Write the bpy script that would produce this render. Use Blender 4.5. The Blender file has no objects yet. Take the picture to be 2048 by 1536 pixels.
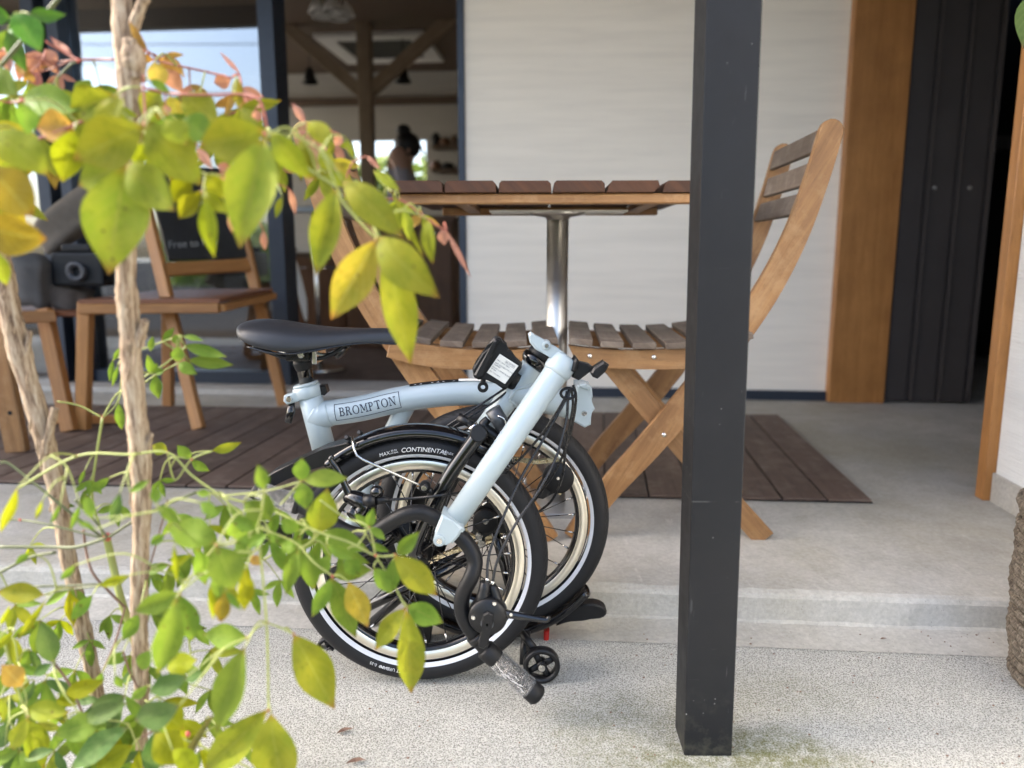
import bpy, bmesh, math, random
from mathutils import Vector, Matrix, Quaternion
random.seed(7)
R = math.radians
# ---------------------------------------------------------------- camera, sky, sun, exposure
sc = bpy.context.scene
F, PITCH, CAMH = 1540.0, R(9.6), 0.69          # focal length in photo pixels (2048 wide), downward tilt, eye height
cam_d = bpy.data.cameras.new('camera'); cam = bpy.data.objects.new('camera', cam_d); sc.collection.objects.link(cam)
cam.location = (0, 0, CAMH); cam.rotation_euler = (math.pi/2 - PITCH, 0, 0)
cam_d.sensor_width = 36; cam_d.lens = F/2048*36; cam_d.clip_start = .02; cam_d.clip_end = 500
cam_d.dof.use_dof = True; cam_d.dof.focus_distance = 1.25; cam_d.dof.aperture_fstop = 2.6
sc.camera = cam
SUN = Vector((-0.737, 0.071, 0.67)).normalized()   # from the left, along the eaves: the porch stays in shade
world = bpy.data.worlds.new('World'); sc.world = world; world.use_nodes = True
wn = world.node_tree; bg = wn.nodes['Background']
sky = wn.nodes.new('ShaderNodeTexSky'); sky.sky_type = 'NISHITA'; sky.sun_disc = False
sky.sun_elevation = math.asin(SUN.z); sky.sun_rotation = math.atan2(SUN.x, SUN.y)
sky.air_density = 0.9; sky.dust_density = 4.0; sky.ozone_density = 0.8
wn.links.new(sky.outputs[0], bg.inputs[0]); bg.inputs[1].default_value = 0.15
sun_d = bpy.data.lights.new('sun', 'SUN'); sun_d.energy = 2.0; sun_d.angle = R(1.5); sun_d.color = (1, .95, .86)
sun = bpy.data.objects.new('sun', sun_d); sc.collection.objects.link(sun)
sun.rotation_euler = (-SUN).to_track_quat('-Z', 'Y').to_euler()
sc.view_settings.view_transform = 'Standard'; sc.view_settings.look = 'None'
sc.view_settings.gamma = 1; sc.view_settings.use_curve_mapping = False
sc.view_settings.exposure = 2.38
sc.cycles.use_denoising = True
sc.cycles.max_bounces = 10; sc.cycles.diffuse_bounces = 5; sc.cycles.sample_clamp_indirect = 6

# ---------------------------------------------------------------- photo measurements -> metres
cP, sP = math.cos(PITCH), math.sin(PITCH)
def ray(px, py):
    dx, dy = (px-1024)/F, (768-py)/F
    return Vector((dx, cP+dy*sP, -sP+dy*cP))
def at(px, py, Y):
    d = ray(px, py); t = Y/d.y
    return Vector((d.x*t, Y, CAMH+d.z*t))
def on(px, py, z=0.0):
    d = ray(px, py); t = (z-CAMH)/d.z
    return Vector((d.x*t, d.y*t, z))
def unit(p):
    """metres per photo pixel at world point p"""
    return (p.y*cP-(p.z-CAMH)*sP)/F
AF = R(5.5)                                    # the house front is turned this much to the view
NF = Vector((math.sin(AF), math.cos(AF), 0)); TF = Vector((math.cos(AF), -math.sin(AF), 0))
def onf(px, py, c):
    d = ray(px, py); t = c/(d.x*NF.x+d.y*NF.y)
    return Vector((d.x*t, d.y*t, CAMH+d.z*t))
def fpt(u, c, z):
    return TF*u+NF*c+Vector((0, 0, z))
def fu(px, py, c):
    return onf(px, py, c).dot(TF)
def fz(px, py, c):
    return onf(px, py, c).z

# ---------------------------------------------------------------- scene-graph helpers
COL = sc.collection
WM = {}
def reg(o, parent, M):
    COL.objects.link(o)
    if parent is not None:
        o.parent = parent; o.matrix_parent_inverse = WM[parent.name].inverted()
    o.matrix_basis = M; WM[o.name] = M.copy()
    return o
def tag(o, label=None, cat=None, group=None, kind=None):
    if label: o['label'] = label
    if cat: o['category'] = cat
    if group: o['group'] = group
    if kind: o['kind'] = kind
    return o
I4 = Matrix.Identity(4)
def T(*v):
    return Matrix.Translation(v[0] if len(v) == 1 else v)
def thing(name, loc, label=None, cat=None, group=None, rz=0, parent=None):
    o = bpy.data.objects.new(name, None); o.empty_display_size = .05
    reg(o, parent, T(Vector(loc)) @ Matrix.Rotation(rz, 4, 'Z'))
    return tag(o, label, cat, group)
def put(name, me, mat, parent=None, M=I4):
    """one object from a mesh (mesh may be shared)"""
    o = bpy.data.objects.new(name, me)
    if mat is not None and not me.materials:
        for m in (mat if isinstance(mat, (list, tuple)) else [mat]): me.materials.append(m)
    return reg(o, parent, M)

class MB:
    """collects simple solids of ONE part"""
    def __init__(s): s.bm = bmesh.new(); s.uv = s.bm.loops.layers.uv.new('UVMap')
    def quad(s, a, b, c, d, mi=0):
        f = s.bm.faces.new([s.bm.verts.new(p) for p in (a, b, c, d)]); f.material_index = mi; return s
    def box(s, lo, hi, M=I4, bev=0.0, mi=0, seg=1):
        co = [Vector((x, y, z)) for x in (lo[0], hi[0]) for y in (lo[1], hi[1]) for z in (lo[2], hi[2])]
        v = [s.bm.verts.new(M @ c) for c in co]; fs = []
        for q in ((0,1,3,2),(4,6,7,5),(0,4,5,1),(2,3,7,6),(0,2,6,4),(1,5,7,3)):
            f = s.bm.faces.new([v[i] for i in q]); f.material_index = mi; fs.append(f)
        if bev: bmesh.ops.bevel(s.bm, geom=list({e for f in fs for e in f.edges}), offset=bev, segments=seg, profile=.6, affect='EDGES', material=-1)
        return s
    def prism(s, poly, y0, y1, M=I4, bev=0.0, mi=0):
        """2-D outline in local xz, extruded along local y"""
        a = [s.bm.verts.new(M @ Vector((p[0], y0, p[1]))) for p in poly]
        b = [s.bm.verts.new(M @ Vector((p[0], y1, p[1]))) for p in poly]
        fs = [s.bm.faces.new(a), s.bm.faces.new(b[::-1])]; n = len(poly)
        for i in range(n): fs.append(s.bm.faces.new([a[i], b[i], b[(i+1) % n], a[(i+1) % n]]))
        for f in fs: f.material_index = mi
        if bev:
            es = [e for f in fs[:2] for e in f.edges]
            bmesh.ops.bevel(s.bm, geom=es, offset=bev, segments=1, affect='EDGES', material=-1)
        return s
    def tube(s, pts, r, n=12, cap=True, mi=0, flat=1.0, smooth=0):
        pts = [Vector(p) for p in pts]
        if smooth: pts, r = spline(pts, r, smooth)
        if not isinstance(r, (list, tuple)): r = [r]*len(pts)
        rings = []; prev = None; L = 0
        for i, p in enumerate(pts):
            d = ((pts[i+1] if i+1 < len(pts) else p)-(pts[i-1] if i else p)).normalized()
            if prev is None:
                ref = Vector((0, 1, 0)) if abs(d.y) < .9 else Vector((0, 0, 1)); x = d.cross(ref).normalized()
            else:
                x = (prev-d*prev.dot(d)).normalized()
            prev = x; y = d.cross(x)
            if i: L += (p-pts[i-1]).length
            rings.append(([s.bm.verts.new(p+(x*math.cos(2*math.pi*k/n)+y*math.sin(2*math.pi*k/n)*flat)*r[i]) for k in range(n)], L))
        for (a, la), (b, lb) in zip(rings, rings[1:]):
            for k in range(n):
                f = s.bm.faces.new([a[k], b[k], b[(k+1) % n], a[(k+1) % n]]); f.smooth = True; f.material_index = mi
                for lp, q in zip(f.loops, ((la, k), (lb, k), (lb, k+1), (la, k+1))): lp[s.uv].uv = (q[0], q[1]/n)
        if cap:
            for rg, fl in ((rings[0][0], 0), (rings[-1][0], 1)):
                f = s.bm.faces.new(rg if fl else rg[::-1]); f.material_index = mi
        return s
    def cyl(s, a, b, r, n=20, r2=None, bev=0.0, mi=0):
        a, b = Vector(a), Vector(b)
        if bev:
            d = (b-a).normalized(); r2 = r if r2 is None else r2
            return s.tube([a, a+d*bev*.01, a+d*bev, b-d*bev, b-d*bev*.01, b], [max(r-bev, 1e-4), max(r-bev, 1e-4), r, r2, max(r2-bev, 1e-4), max(r2-bev, 1e-4)], n, True, mi)
        return s.tube([a, b], [r, r if r2 is None else r2], n, True, mi)
    def lathe(s, prof, M=I4, n=48, a0=0.0, a1=2*math.pi, mi=0, smooth=True, closed=False):
        """profile [(radius, y)] about the local Y axis"""
        full = abs(a1-a0-2*math.pi) < 1e-6; m = n if full else n+1; rings = []
        for k in range(m):
            a = a0+(a1-a0)*k/n
            rings.append([s.bm.verts.new(M @ Vector((p[0]*math.cos(a), p[1], p[0]*math.sin(a)))) for p in prof])
        J = len(prof); js = range(J if closed else J-1)
        for k in range(n):
            A, B = rings[k], rings[(k+1) % m]
            for j in js:
                j2 = (j+1) % J
                f = s.bm.faces.new([A[j], B[j], B[j2], A[j2]]); f.smooth = smooth; f.material_index = mi
                for lp, q in zip(f.loops, ((k, j), (k+1, j), (k+1, j+1), (k, j+1))): lp[s.uv].uv = (q[0]/n*(a1-a0)/(2*math.pi), q[1]/max(1, J-1))
        if closed and not full:
            s.bm.faces.new(rings[0]); s.bm.faces.new(rings[-1][::-1])
        return s
    def ball(s, c, r, sx=1, sy=1, sz=1, u=16, v=10, mi=0, M=None):
        mm = T(Vector(c)) @ (M or I4) @ Matrix.Diagonal((sx*r, sy*r, sz*r, 1))
        g = bmesh.ops.create_uvsphere(s.bm, u_segments=u, v_segments=v, radius=1, matrix=mm)
        for vv in g['verts']:
            for f in vv.link_faces: f.smooth = True; f.material_index = mi
        return s
    def mesh(s, name, grain=None, auto=None):
        bmesh.ops.recalc_face_normals(s.bm, faces=s.bm.faces[:])
        if grain is not None:
            g = Vector(grain).normalized()
            for f in s.bm.faces:
                p = f.normal.cross(g)
                if p.length < .3: p = g.orthogonal()
                p.normalize()
                for lp in f.loops: lp[s.uv].uv = (lp.vert.co.dot(g), lp.vert.co.dot(p))
        me = bpy.data.meshes.new(name); s.bm.to_mesh(me); s.bm.free()
        return me
    def build(s, name, mat, parent=None, M=I4, grain=None):
        return put(name, s.mesh(name, grain), mat, parent, M)
def spline(pts, r, k):
    """Catmull-Rom through the points, k steps a span"""
    n = len(pts); rr = list(r) if isinstance(r, (list, tuple)) else [r]*n; out = []; ro = []
    for i in range(n-1):
        p0, p1, p2, p3 = pts[max(i-1, 0)], pts[i], pts[i+1], pts[min(i+2, n-1)]
        for j in range(k):
            t = j/k; out.append(.5*((2*p1)+(p2-p0)*t+(2*p0-5*p1+4*p2-p3)*t*t+(3*p1-p0-3*p2+p3)*t**3)); ro.append(rr[i]+(rr[i+1]-rr[i])*t)
    out.append(pts[-1]); ro.append(rr[-1])
    return out, ro
def text_mesh(body, size, align='CENTER', shear=0.0):
    cu = bpy.data.curves.new('lettering', 'FONT'); cu.body = body; cu.size = size; cu.align_x = align; cu.align_y = 'CENTER'; cu.shear = shear
    o = bpy.data.objects.new('lettering', cu); COL.objects.link(o)
    dg = bpy.context.evaluated_depsgraph_get(); dg.update()
    me = bpy.data.meshes.new_from_object(o.evaluated_get(dg)); bpy.data.objects.remove(o); bpy.data.curves.remove(cu)
    return me
def remap(me, fn):
    for v in me.vertices: v.co = fn(v.co.x, v.co.y)
    return me
def frame(o, x, z):
    """matrix with local x, z given (y completes it)"""
    x = Vector(x).normalized(); z = Vector(z); z = (z-x*z.dot(x)).normalized(); y = z.cross(x)
    return Matrix(((x.x, y.x, z.x, o[0]), (x.y, y.y, z.y, o[1]), (x.z, y.z, z.z, o[2]), (0, 0, 0, 1)))

# ---------------------------------------------------------------- materials
class NT:
    def __init__(s, name):
        s.m = bpy.data.materials.new(name); s.m.use_nodes = True; s.t = s.m.node_tree
        s.b = s.t.nodes['Principled BSDF']; s.out = s.t.nodes['Material Output']
    def n(s, typ, **kw):
        x = s.t.nodes.new('ShaderNode'+typ)
        for k, v in kw.items():
            if hasattr(x, k): setattr(x, k, v)
        return x
    def set(s, node, i, v):
        if isinstance(v, bpy.types.NodeSocket): s.t.links.new(v, node.inputs[i])
        else: node.inputs[i].default_value = v
    def math(s, op, a, b=0.0, c=0.0, clamp=False):
        x = s.n('Math', operation=op, use_clamp=clamp); s.set(x, 0, a); s.set(x, 1, b)
        if op in ('MULTIPLY_ADD', 'SMOOTH_MIN', 'COMPARE', 'WRAP'): s.set(x, 2, c)
        return x.outputs[0]
    def vmath(s, op, a, b):
        x = s.n('VectorMath', operation=op); s.set(x, 0, a); s.set(x, 1, b); return x.outputs[0]
    def coord(s, kind='Object'):
        return s.n('TexCoord').outputs[kind]
    def mapping(s, v, scale=(1, 1, 1), loc=(0, 0, 0), rot=(0, 0, 0)):
        x = s.n('Mapping'); s.set(x, 0, v); x.inputs[1].default_value = loc; x.inputs[2].default_value = rot; x.inputs[3].default_value = scale
        return x.outputs[0]
    def noise(s, v, scale, detail=4, rough=.55, dist=0.0, col=False):
        x = s.n('TexNoise'); s.set(x, 'Vector', v); x.inputs['Scale'].default_value = scale; x.inputs['Detail'].default_value = detail
        x.inputs['Roughness'].default_value = rough; x.inputs['Distortion'].default_value = dist
        return x.outputs[1 if col else 0]
    def voro(s, v, scale, feature='F1', out=0, rand=1.0):
        x = s.n('TexVoronoi', feature=feature); s.set(x, 'Vector', v); x.inputs['Scale'].default_value = scale
        x.inputs['Randomness'].default_value = rand
        return x.outputs[out]
    def ramp(s, f, stops, interp='LINEAR'):
        x = s.n('ValToRGB'); s.set(x, 0, f); cr = x.color_ramp; cr.interpolation = interp
        while len(cr.elements) < len(stops): cr.elements.new(.5)
        for e, (p, c) in zip(cr.elements, stops): e.position = p; e.color = (*c, 1) if len(c) == 3 else c
        return x.outputs[0]
    def val(s, f, a, b, lo=0.0, hi=1.0):
        x = s.n('MapRange'); s.set(x, 0, f); x.inputs[1].default_value = a; x.inputs[2].default_value = b; x.inputs[3].default_value = lo; x.inputs[4].default_value = hi
        return x.outputs[0]
    def mix(s, f, a, b, mode='MIX'):
        x = s.n('Mix', data_type='RGBA', blend_type=mode); s.set(x, 0, f)
        for i, v in ((6, a), (7, b)): s.set(x, i, v if isinstance(v, bpy.types.NodeSocket) else (*v, 1))
        return x.outputs[2]
    def bump(s, h, strength=.3, dist=.002, normal=None):
        x = s.n('Bump'); x.inputs['Strength'].default_value = strength; x.inputs['Distance'].default_value = dist; s.set(x, 'Height', h)
        if normal is not None: s.set(x, 'Normal', normal)
        return x.outputs[0]
    def rnd(s): return s.n('ObjectInfo').outputs['Random']
    def fin(s, color=None, rough=None, normal=None, metal=None, **kw):
        for k, v in (('Base Color', color), ('Roughness', rough), ('Normal', normal), ('Metallic', metal)):
            if v is None: continue
            if k == 'Base Color' and isinstance(v, tuple): v = (*v, 1)
            s.set(s.b, k, v)
        for k, v in kw.items(): s.set(s.b, k.replace('_', ' '), v)
        return s.m
def plain(name, col, rough=.5, metal=0.0, var=.12, scale=40, bump=0.0, coat=0.0, spec=.5):
    n = NT(name); c = n.coord(); f = n.noise(c, scale, 5)
    d = tuple(x*(1-var) for x in col); l = tuple(min(1, x*(1+var)) for x in col)
    colr = n.mix(f, d, l); rg = n.val(n.noise(c, scale*1.7, 3), .3, .7, max(.02, rough-.07), min(1, rough+.07))
    kw = {}
    if bump: kw['normal'] = n.bump(n.noise(c, scale*6, 4), bump, .001)
    return n.fin(colr, rg, metal=metal, Coat_Weight=coat, Specular_IOR_Level=spec, **kw)
M = {}
def wood(name, dark, light, rough=.55, gs=1.0, worn=None, bump=.25):
    n = NT(name); uv = n.coord('UV'); r = n.rnd()
    off = n.n('CombineXYZ'); n.set(off, 0, n.math('MULTIPLY', r, 37.0)); n.set(off, 1, n.math('MULTIPLY', r, 13.0)); n.set(off, 2, n.math('MULTIPLY', r, 5.0))
    p = n.vmath('ADD', uv, off.outputs[0])
    long = n.noise(n.mapping(p, (2.2*gs, 38*gs, 1)), 1.6, 6, .6, .6)
    fine = n.noise(n.mapping(p, (14*gs, 420*gs, 1)), 1.2, 3, .6)
    pores = n.noise(n.mapping(p, (60*gs, 900*gs, 1)), 1.0, 2, .5)
    f = n.math('ADD', n.math('MULTIPLY', long, .7), n.math('MULTIPLY', fine, .3))
    col = n.ramp(f, [(.28, dark), (.5, tuple((a+b)/2 for a, b in zip(dark, light))), (.72, light)])
    col = n.mix(n.val(pores, .36, .3, 0, .55), col, tuple(x*.45 for x in dark))
    blot = n.noise(p, 9, 3); col = n.mix(n.val(blot, .35, .7, 0, .35), col, tuple(x*.7 for x in dark))
    if worn: col = n.mix(n.val(n.noise(p, 14, 5, .7), .5, .72, 0, .75), col, worn)
    hs = n.n('HueSaturation'); n.set(hs, 'Value', n.val(r, 0, 1, .78, 1.18)); n.set(hs, 'Color', col)
    return n.fin(hs.outputs[0], n.val(fine, .3, .7, rough-.08, rough+.12), n.bump(n.math('ADD', fine, pores), bump, .0006))
M['teak'] = wood('teak', (.165, .072, .023), (.45, .240, .090), .52, worn=(.43, .26, .12), bump=.5)
M['teak_grey'] = wood('weathered_slat', (.085, .06, .042), (.20, .15, .11), .66, worn=(.27, .225, .18))
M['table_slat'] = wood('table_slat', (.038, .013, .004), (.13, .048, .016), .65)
M['pine'] = wood('pine_timber', (.24, .17, .11), (.42, .33, .23), .65, .5)
M['cedar'] = wood('oiled_cedar', (.26, .105, .025), (.50, .235, .07), .45, .55)
M['chair_wood'] = wood('chair_beech', (.28, .115, .03), (.50, .24, .075), .45)
M['deckw'] = wood('deck_board', (.070, .043, .030), (.155, .103, .076), .68, .6, worn=(.19, .145, .115), bump=.35)
M['cabinet'] = wood('brown_cabinet', (.14, .06, .025), (.28, .135, .06), .5, .6)

def concrete(name, base, stain, agg=False):
    n = NT(name); c = n.coord('Object')
    big = n.noise(c, 2.2, 6, .6); mid = n.noise(c, 11, 6, .65); fine = n.noise(c, 120, 4, .7)
    col = n.ramp(big, [(.3, tuple(x*.74 for x in base)), (.5, base), (.70, tuple(min(1, x*1.2) for x in base))])
    col = n.mix(n.val(mid, .42, .7, 0, .55), col, stain)
    if agg:
        g1 = n.noise(c, 360, 3, .75); g2 = n.voro(c, 460); 
        g = n.math('ADD', n.math('MULTIPLY', g1, .75), n.math('MULTIPLY', g2, .35))
        sp = n.ramp(g, [(.39, (.11, .105, .095)), (.475, (.42, .41, .385)), (.55, (.74, .735, .70)), (.64, (.98, .97, .93))])
        col = n.mix(.85, col, n.mix(1.0, sp, n.mix(.55, col, (.72, .725, .70)), 'MULTIPLY'))
        pc = n.n('SeparateXYZ'); n.set(pc, 0, c)
        # moss round the foot of the post
        nz = n.noise(c, 16, 5, .7)
        for mx_, my_, rx_, ry_, am in ((.375, .985, .085, .055, .85), (.33, .955, .20, .05, .7), (.19, 1.02, .16, .12, .55), (.42, 1.12, .16, .08, .28)):
            dx = n.math('DIVIDE', n.math('SUBTRACT', pc.outputs[0], mx_), rx_); dy = n.math('DIVIDE', n.math('SUBTRACT', pc.outputs[1], my_), ry_)
            dd = n.math('ADD', n.math('MULTIPLY', dx, dx), n.math('MULTIPLY', dy, dy)); dd = n.math('ADD', dd, n.math('MULTIPLY', n.math('SUBTRACT', nz, .5), 2.2))
            ms = n.math('MULTIPLY', n.val(dd, 1.3, .1, 0, am), n.math('MULTIPLY', n.val(g1, .40, .62, 1, .35), n.val(n.noise(c, 55, 4, .7), .38, .60, .25, 1.15)))
            col = n.mix(ms, col, (.13, .135, .038))
        spots = n.val(n.voro(n.vmath('ADD', c, n.noise(c, 3, 2, .5, 0, True)), 14), .035, .02, 0, .6)
        col = n.mix(spots, col, (.10, .09, .075))
        nor = n.bump(g, .75, .0028)
        return n.fin(col, .85, nor, Specular_IOR_Level=.2)
    pits = n.val(n.voro(n.vmath('ADD', c, n.noise(c, 7, 3, .5, 0, True)), 38), .10, .05, 0, 1)
    pits = n.math('MULTIPLY', pits, n.val(n.noise(c, 6, 2), .42, .54, 0, 1))
    col = n.mix(pits, col, tuple(x*.22 for x in stain))
    scr = n.val(n.noise(n.mapping(c, (30, 6, 30), rot=(0, 0, .7)), 2, 5, .72), .58, .72, 0, .50)
    col = n.mix(scr, col, tuple(min(1, x*1.35) for x in base))
    p2 = n.math('MULTIPLY', n.val(n.voro(n.vmath('ADD', c, n.noise(c, 20, 3, .5, 0, True)), 95), .16, .08, 0, 1), n.val(n.noise(c, 9, 3), .50, .60, 0, .8)); col = n.mix(p2, col, tuple(x*.45 for x in stain)); pits = n.math('ADD', pits, n.math('MULTIPLY', p2, .6))
    old = n.val(n.noise(c, 1.3, 4, .6), .44, .66, 0, .7); col = n.mix(old, col, (.36, .325, .235))
    gr = n.val(fine, .3, .7, .82, 1.10); gv = n.n('HueSaturation'); n.set(gv, 'Value', gr); n.set(gv, 'Color', col)
    h = n.math('SUBTRACT', n.math('ADD', n.math('MULTIPLY', mid, .6), n.math('MULTIPLY', fine, .5)), pits)
    return n.fin(gv.outputs[0], n.val(mid, .3, .7, .7, .88), n.bump(h, .45, .004), Specular_IOR_Level=.25)
M['agg'] = concrete('washed_concrete', (.465, .46, .425), (.32, .315, .275), True)
M['slab'] = concrete('slab_concrete', (.475, .46, .42), (.335, .315, .27))
M['skim'] = concrete('skim_concrete', (.49, .475, .43), (.38, .36, .315))
M['sill'] = concrete('sill_concrete', (.52, .50, .47), (.42, .40, .37))

def stucco(name, base, ridge=True):
    n = NT(name); c = n.coord('Object'); s = n.n('SeparateXYZ'); n.set(s, 0, c)
    w = n.noise(n.mapping(c, (1.0, 1.0, 15)), 2.0, 6, .62, .25); f = n.noise(c, 90, 4, .7)
    wv = n.noise(n.mapping(c, (6, 6, 190)), 1.4, 3, .55)
    col = n.ramp(w, [(.25, tuple(x*.92 for x in base)), (.5, base), (.78, tuple(min(1, x*1.07) for x in base))])
    h = n.math('ADD', n.math('MULTIPLY', wv, 1.0 if ridge else .10), n.math('MULTIPLY', f, .35))
    return n.fin(col, .85, n.bump(h, .7 if ridge else .25, .006 if ridge else .002))
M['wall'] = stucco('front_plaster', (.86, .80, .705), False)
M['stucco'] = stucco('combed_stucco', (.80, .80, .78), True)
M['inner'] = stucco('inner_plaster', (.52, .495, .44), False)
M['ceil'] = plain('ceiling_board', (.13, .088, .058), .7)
M['white'] = plain('white_paint', (.78, .77, .74), .5, var=.05)
M['cream'] = plain('cream_plastic', (.70, .69, .62), .5, var=.05)
M['blackmetal'] = plain('dark_window_frame', (.032, .042, .062), .4, .3)
M['siding'] = plain('charcoal_siding', (.058, .052, .052), .42, .25, .18, 6)
M['black'] = plain('black_plastic', (.007, .007, .008), .40, 0, .2, 60, .12, spec=.4)
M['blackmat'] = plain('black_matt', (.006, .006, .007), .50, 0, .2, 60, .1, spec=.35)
M['blackgloss'] = plain('black_gloss', (.004, .004, .005), .12, 0, .1, 30, coat=.3)
M['alloy'] = plain('black_anodised', (.008, .008, .009), .30, .35, .15, 50)
M['steel'] = plain('polished_steel', (.66, .65, .62), .22, 1.0, .08, 60)
M['galv'] = plain('stainless_pipe', (.62, .60, .56), .36, 1.0, .12, 9)
M['zinc'] = plain('zinc_plate', (.52, .53, .54), .38, .9, .15, 40)
M['brass'] = plain('chain_nickel', (.55, .48, .33), .28, 1.0, .15, 90)
M['red'] = plain('red_plastic', (.45, .02, .015), .25)
M['redseat'] = plain('rust_leather', (.17, .06, .022), .5)
M['cable'] = plain('cable_housing', (.011, .011, .012), .30, 0, .1, 80)
M['ink'] = plain('navy_ink', (.012, .016, .035), .45, var=.05)
M['print'] = plain('white_print', (.72, .72, .72), .5, var=.05)
M['labelw'] = plain('label_paper', (.80, .78, .72), .45, var=.03)
M['chalk'] = plain('chalk', (.26, .26, .25), .9, 0, .5, 90)
M['board'] = plain('chalkboard', (.018, .019, .020), .6, 0, .3, 12)
M['fabric'] = plain('grey_canvas', (.10, .094, .088), .9, 0, .25, 30, .3)
M['skin'] = plain('skin', (.55, .33, .24), .55)
M['hair'] = plain('hair', (.012, .010, .010), .5)
M['shirt'] = plain('grey_shirt', (.40, .38, .44), .85)
M['jeans'] = plain('dark_trousers', (.05, .055, .08), .85)
def paint():
    n = NT('pale_blue_paint'); c = n.coord()
    fl = n.noise(c, 900, 2, .6); col = n.mix(n.val(n.noise(c, 14, 4), .3, .7), (.37, .445, .48), (.41, .48, .51))
    return n.fin(col, n.val(fl, .3, .7, .34, .44), n.bump(n.noise(c, 120, 2), .04, .001), .06, Coat_Weight=.35, Coat_Roughness=.22)
M['paint'] = paint()
def rubber():
    n = NT('tyre_rubber'); uv = n.coord('UV'); s = n.n('SeparateXYZ'); n.set(s, 0, uv)
    v = n.math('ABSOLUTE', n.math('SUBTRACT', s.outputs[1], .5))
    ph = n.math('ADD', n.math('MULTIPLY', s.outputs[0], 210.0), n.math('MULTIPLY', v, 14.0))
    tri = n.math('PINGPONG', ph, 1.0)
    gro = n.val(tri, .30, .42, 0, 1)
    band = n.math('MULTIPLY', n.val(v, .20, .19, 0, 1), n.val(v, .03, .04, 0, 1))
    h = n.math('SUBTRACT', 1.0, n.math('MULTIPLY', n.math('SUBTRACT', 1.0, gro), band))
    col = n.mix(n.noise(n.coord(), 60, 4), (.008, .008, .009), (.014, .014, .016))
    col = n.mix(n.math('MULTIPLY', n.math('SUBTRACT', 1.0, gro), band), col, (.006, .006, .006))
    nb = n.bump(h, .8, .0012)
    return n.fin(col, .58, n.bump(n.noise(n.coord(), 400, 3), .12, .0006, nb), Specular_IOR_Level=.35)
M['rubber'] = rubber()
def track():
    n = NT('machined_rim'); uv = n.coord('UV')
    f = n.noise(n.mapping(uv, (3, 60, 1)), 1, 2); g = n.noise(n.mapping(uv, (6, 1, 1)), 1.0, 2)
    return n.fin(n.mix(g, (.78, .72, .60), (.86, .82, .72)), n.val(f, .3, .7, .30, .38), None, 1.0)
M['track'] = track()
M['reflex'] = plain('reflective_stripe', (.62, .64, .68), .4, 0, .04, 60)
def leather():
    n = NT('saddle_skin'); c = n.coord()
    return n.fin((.019, .021, .026), n.val(n.noise(c, 60, 3), .3, .7, .40, .50), n.bump(n.voro(c, 900), .12, .0004))
M['saddle'] = leather()
def postm():
    n = NT('post_paint'); c = n.coord()
    blot = n.voro(n.vmath('ADD', c, n.noise(c, 30, 2, .5, 0, True)), 75); d = n.val(blot, .28, .12, 0, .45)
    d = n.math('MULTIPLY', d, n.val(n.noise(c, 5, 2), .45, .6, 0, 1))
    dust = n.val(n.noise(c, 3, 5, .7), .4, .75, 0, .45)
    s = n.n('SeparateXYZ'); n.set(s, 0, c)
    col = n.mix(dust, (.0085, .009, .0105), (.018, .0182, .020)); col = n.mix(d, col, (.010, .010, .012))
    scr = n.val(n.noise(n.mapping(c, (30, 30, 3), rot=(.3, .4, 0)), 5, 3, .6), .70, .74, 0, .30)
    col = n.mix(scr, col, (.13, .13, .13))
    ln = n.math('MULTIPLY', n.val(n.math('ABSOLUTE', n.math('SUBTRACT', s.outputs[2], .369)), .0011, .0005, 0, .22), n.val(n.noise(c, 40, 2), .42, .5, 0, 1)); ln = n.math('MULTIPLY', ln, n.val(s.outputs[0], .300, .292, 0, 1)); col = n.mix(ln, col, (.20, .20, .19))
    spl = n.math('MULTIPLY', n.val(s.outputs[2], .11, .0, 0, .8), n.val(n.noise(c, 45, 5, .75), .48, .68, 0, .55)); col = n.mix(spl, col, (.09, .087, .062))
    scu = n.val(n.noise(n.mapping(c, (8, 8, 60), rot=(.5, .2, 0)), 3, 4, .7), .66, .74, 0, .14); col = n.mix(scu, col, (.07, .07, .07))
    spk = n.val(n.voro(c, 60), .07, .04, 0, .8); spk = n.math('MULTIPLY', spk, n.val(n.noise(c, 7, 2), .55, .62, 0, 1))
    col = n.mix(spk, col, (.33, .33, .32))
    return n.fin(col, n.val(n.noise(c, 18, 4), .3, .7, .46, .62), n.bump(n.noise(c, 150, 3), .06, .0005), 0.0, Specular_IOR_Level=.3)
M['post'] = postm()
def glass():
    n = NT('window_glass'); t = n.n('BsdfTransparent'); g = n.n('BsdfGlossy'); g.inputs['Roughness'].default_value = .015
    t.inputs[0].default_value = (.55, .57, .58, 1); g.inputs[0].default_value = (.92, .97, 1, 1)
    fr = n.n('LayerWeight'); fr.inputs[0].default_value = .25
    mx = n.n('MixShader'); n.set(mx, 0, n.val(fr.outputs[1], 0, 1, .19, .95)); n.set(mx, 1, t.outputs[0]); n.set(mx, 2, g.outputs[0])
    n.t.links.new(mx.outputs[0], n.out.inputs[0]); return n.m
M['glass'] = glass()
def film():
    n = NT('clear_film'); c = n.coord(); t = n.n('BsdfTransparent'); g = n.n('BsdfGlossy'); g.inputs['Roughness'].default_value = .08
    w = n.noise(n.mapping(c, (60, 60, 60)), 4, 5, .65, 2.0)
    nb = n.bump(w, 1.0, .006); n.t.links.new(nb, g.inputs['Normal'])
    mx = n.n('MixShader'); n.set(mx, 0, n.val(w, .42, .66, .10, .75)); n.set(mx, 1, t.outputs[0]); n.set(mx, 2, g.outputs[0])
    n.t.links.new(mx.outputs[0], n.out.inputs[0]); return n.m
M['film'] = film()
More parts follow.
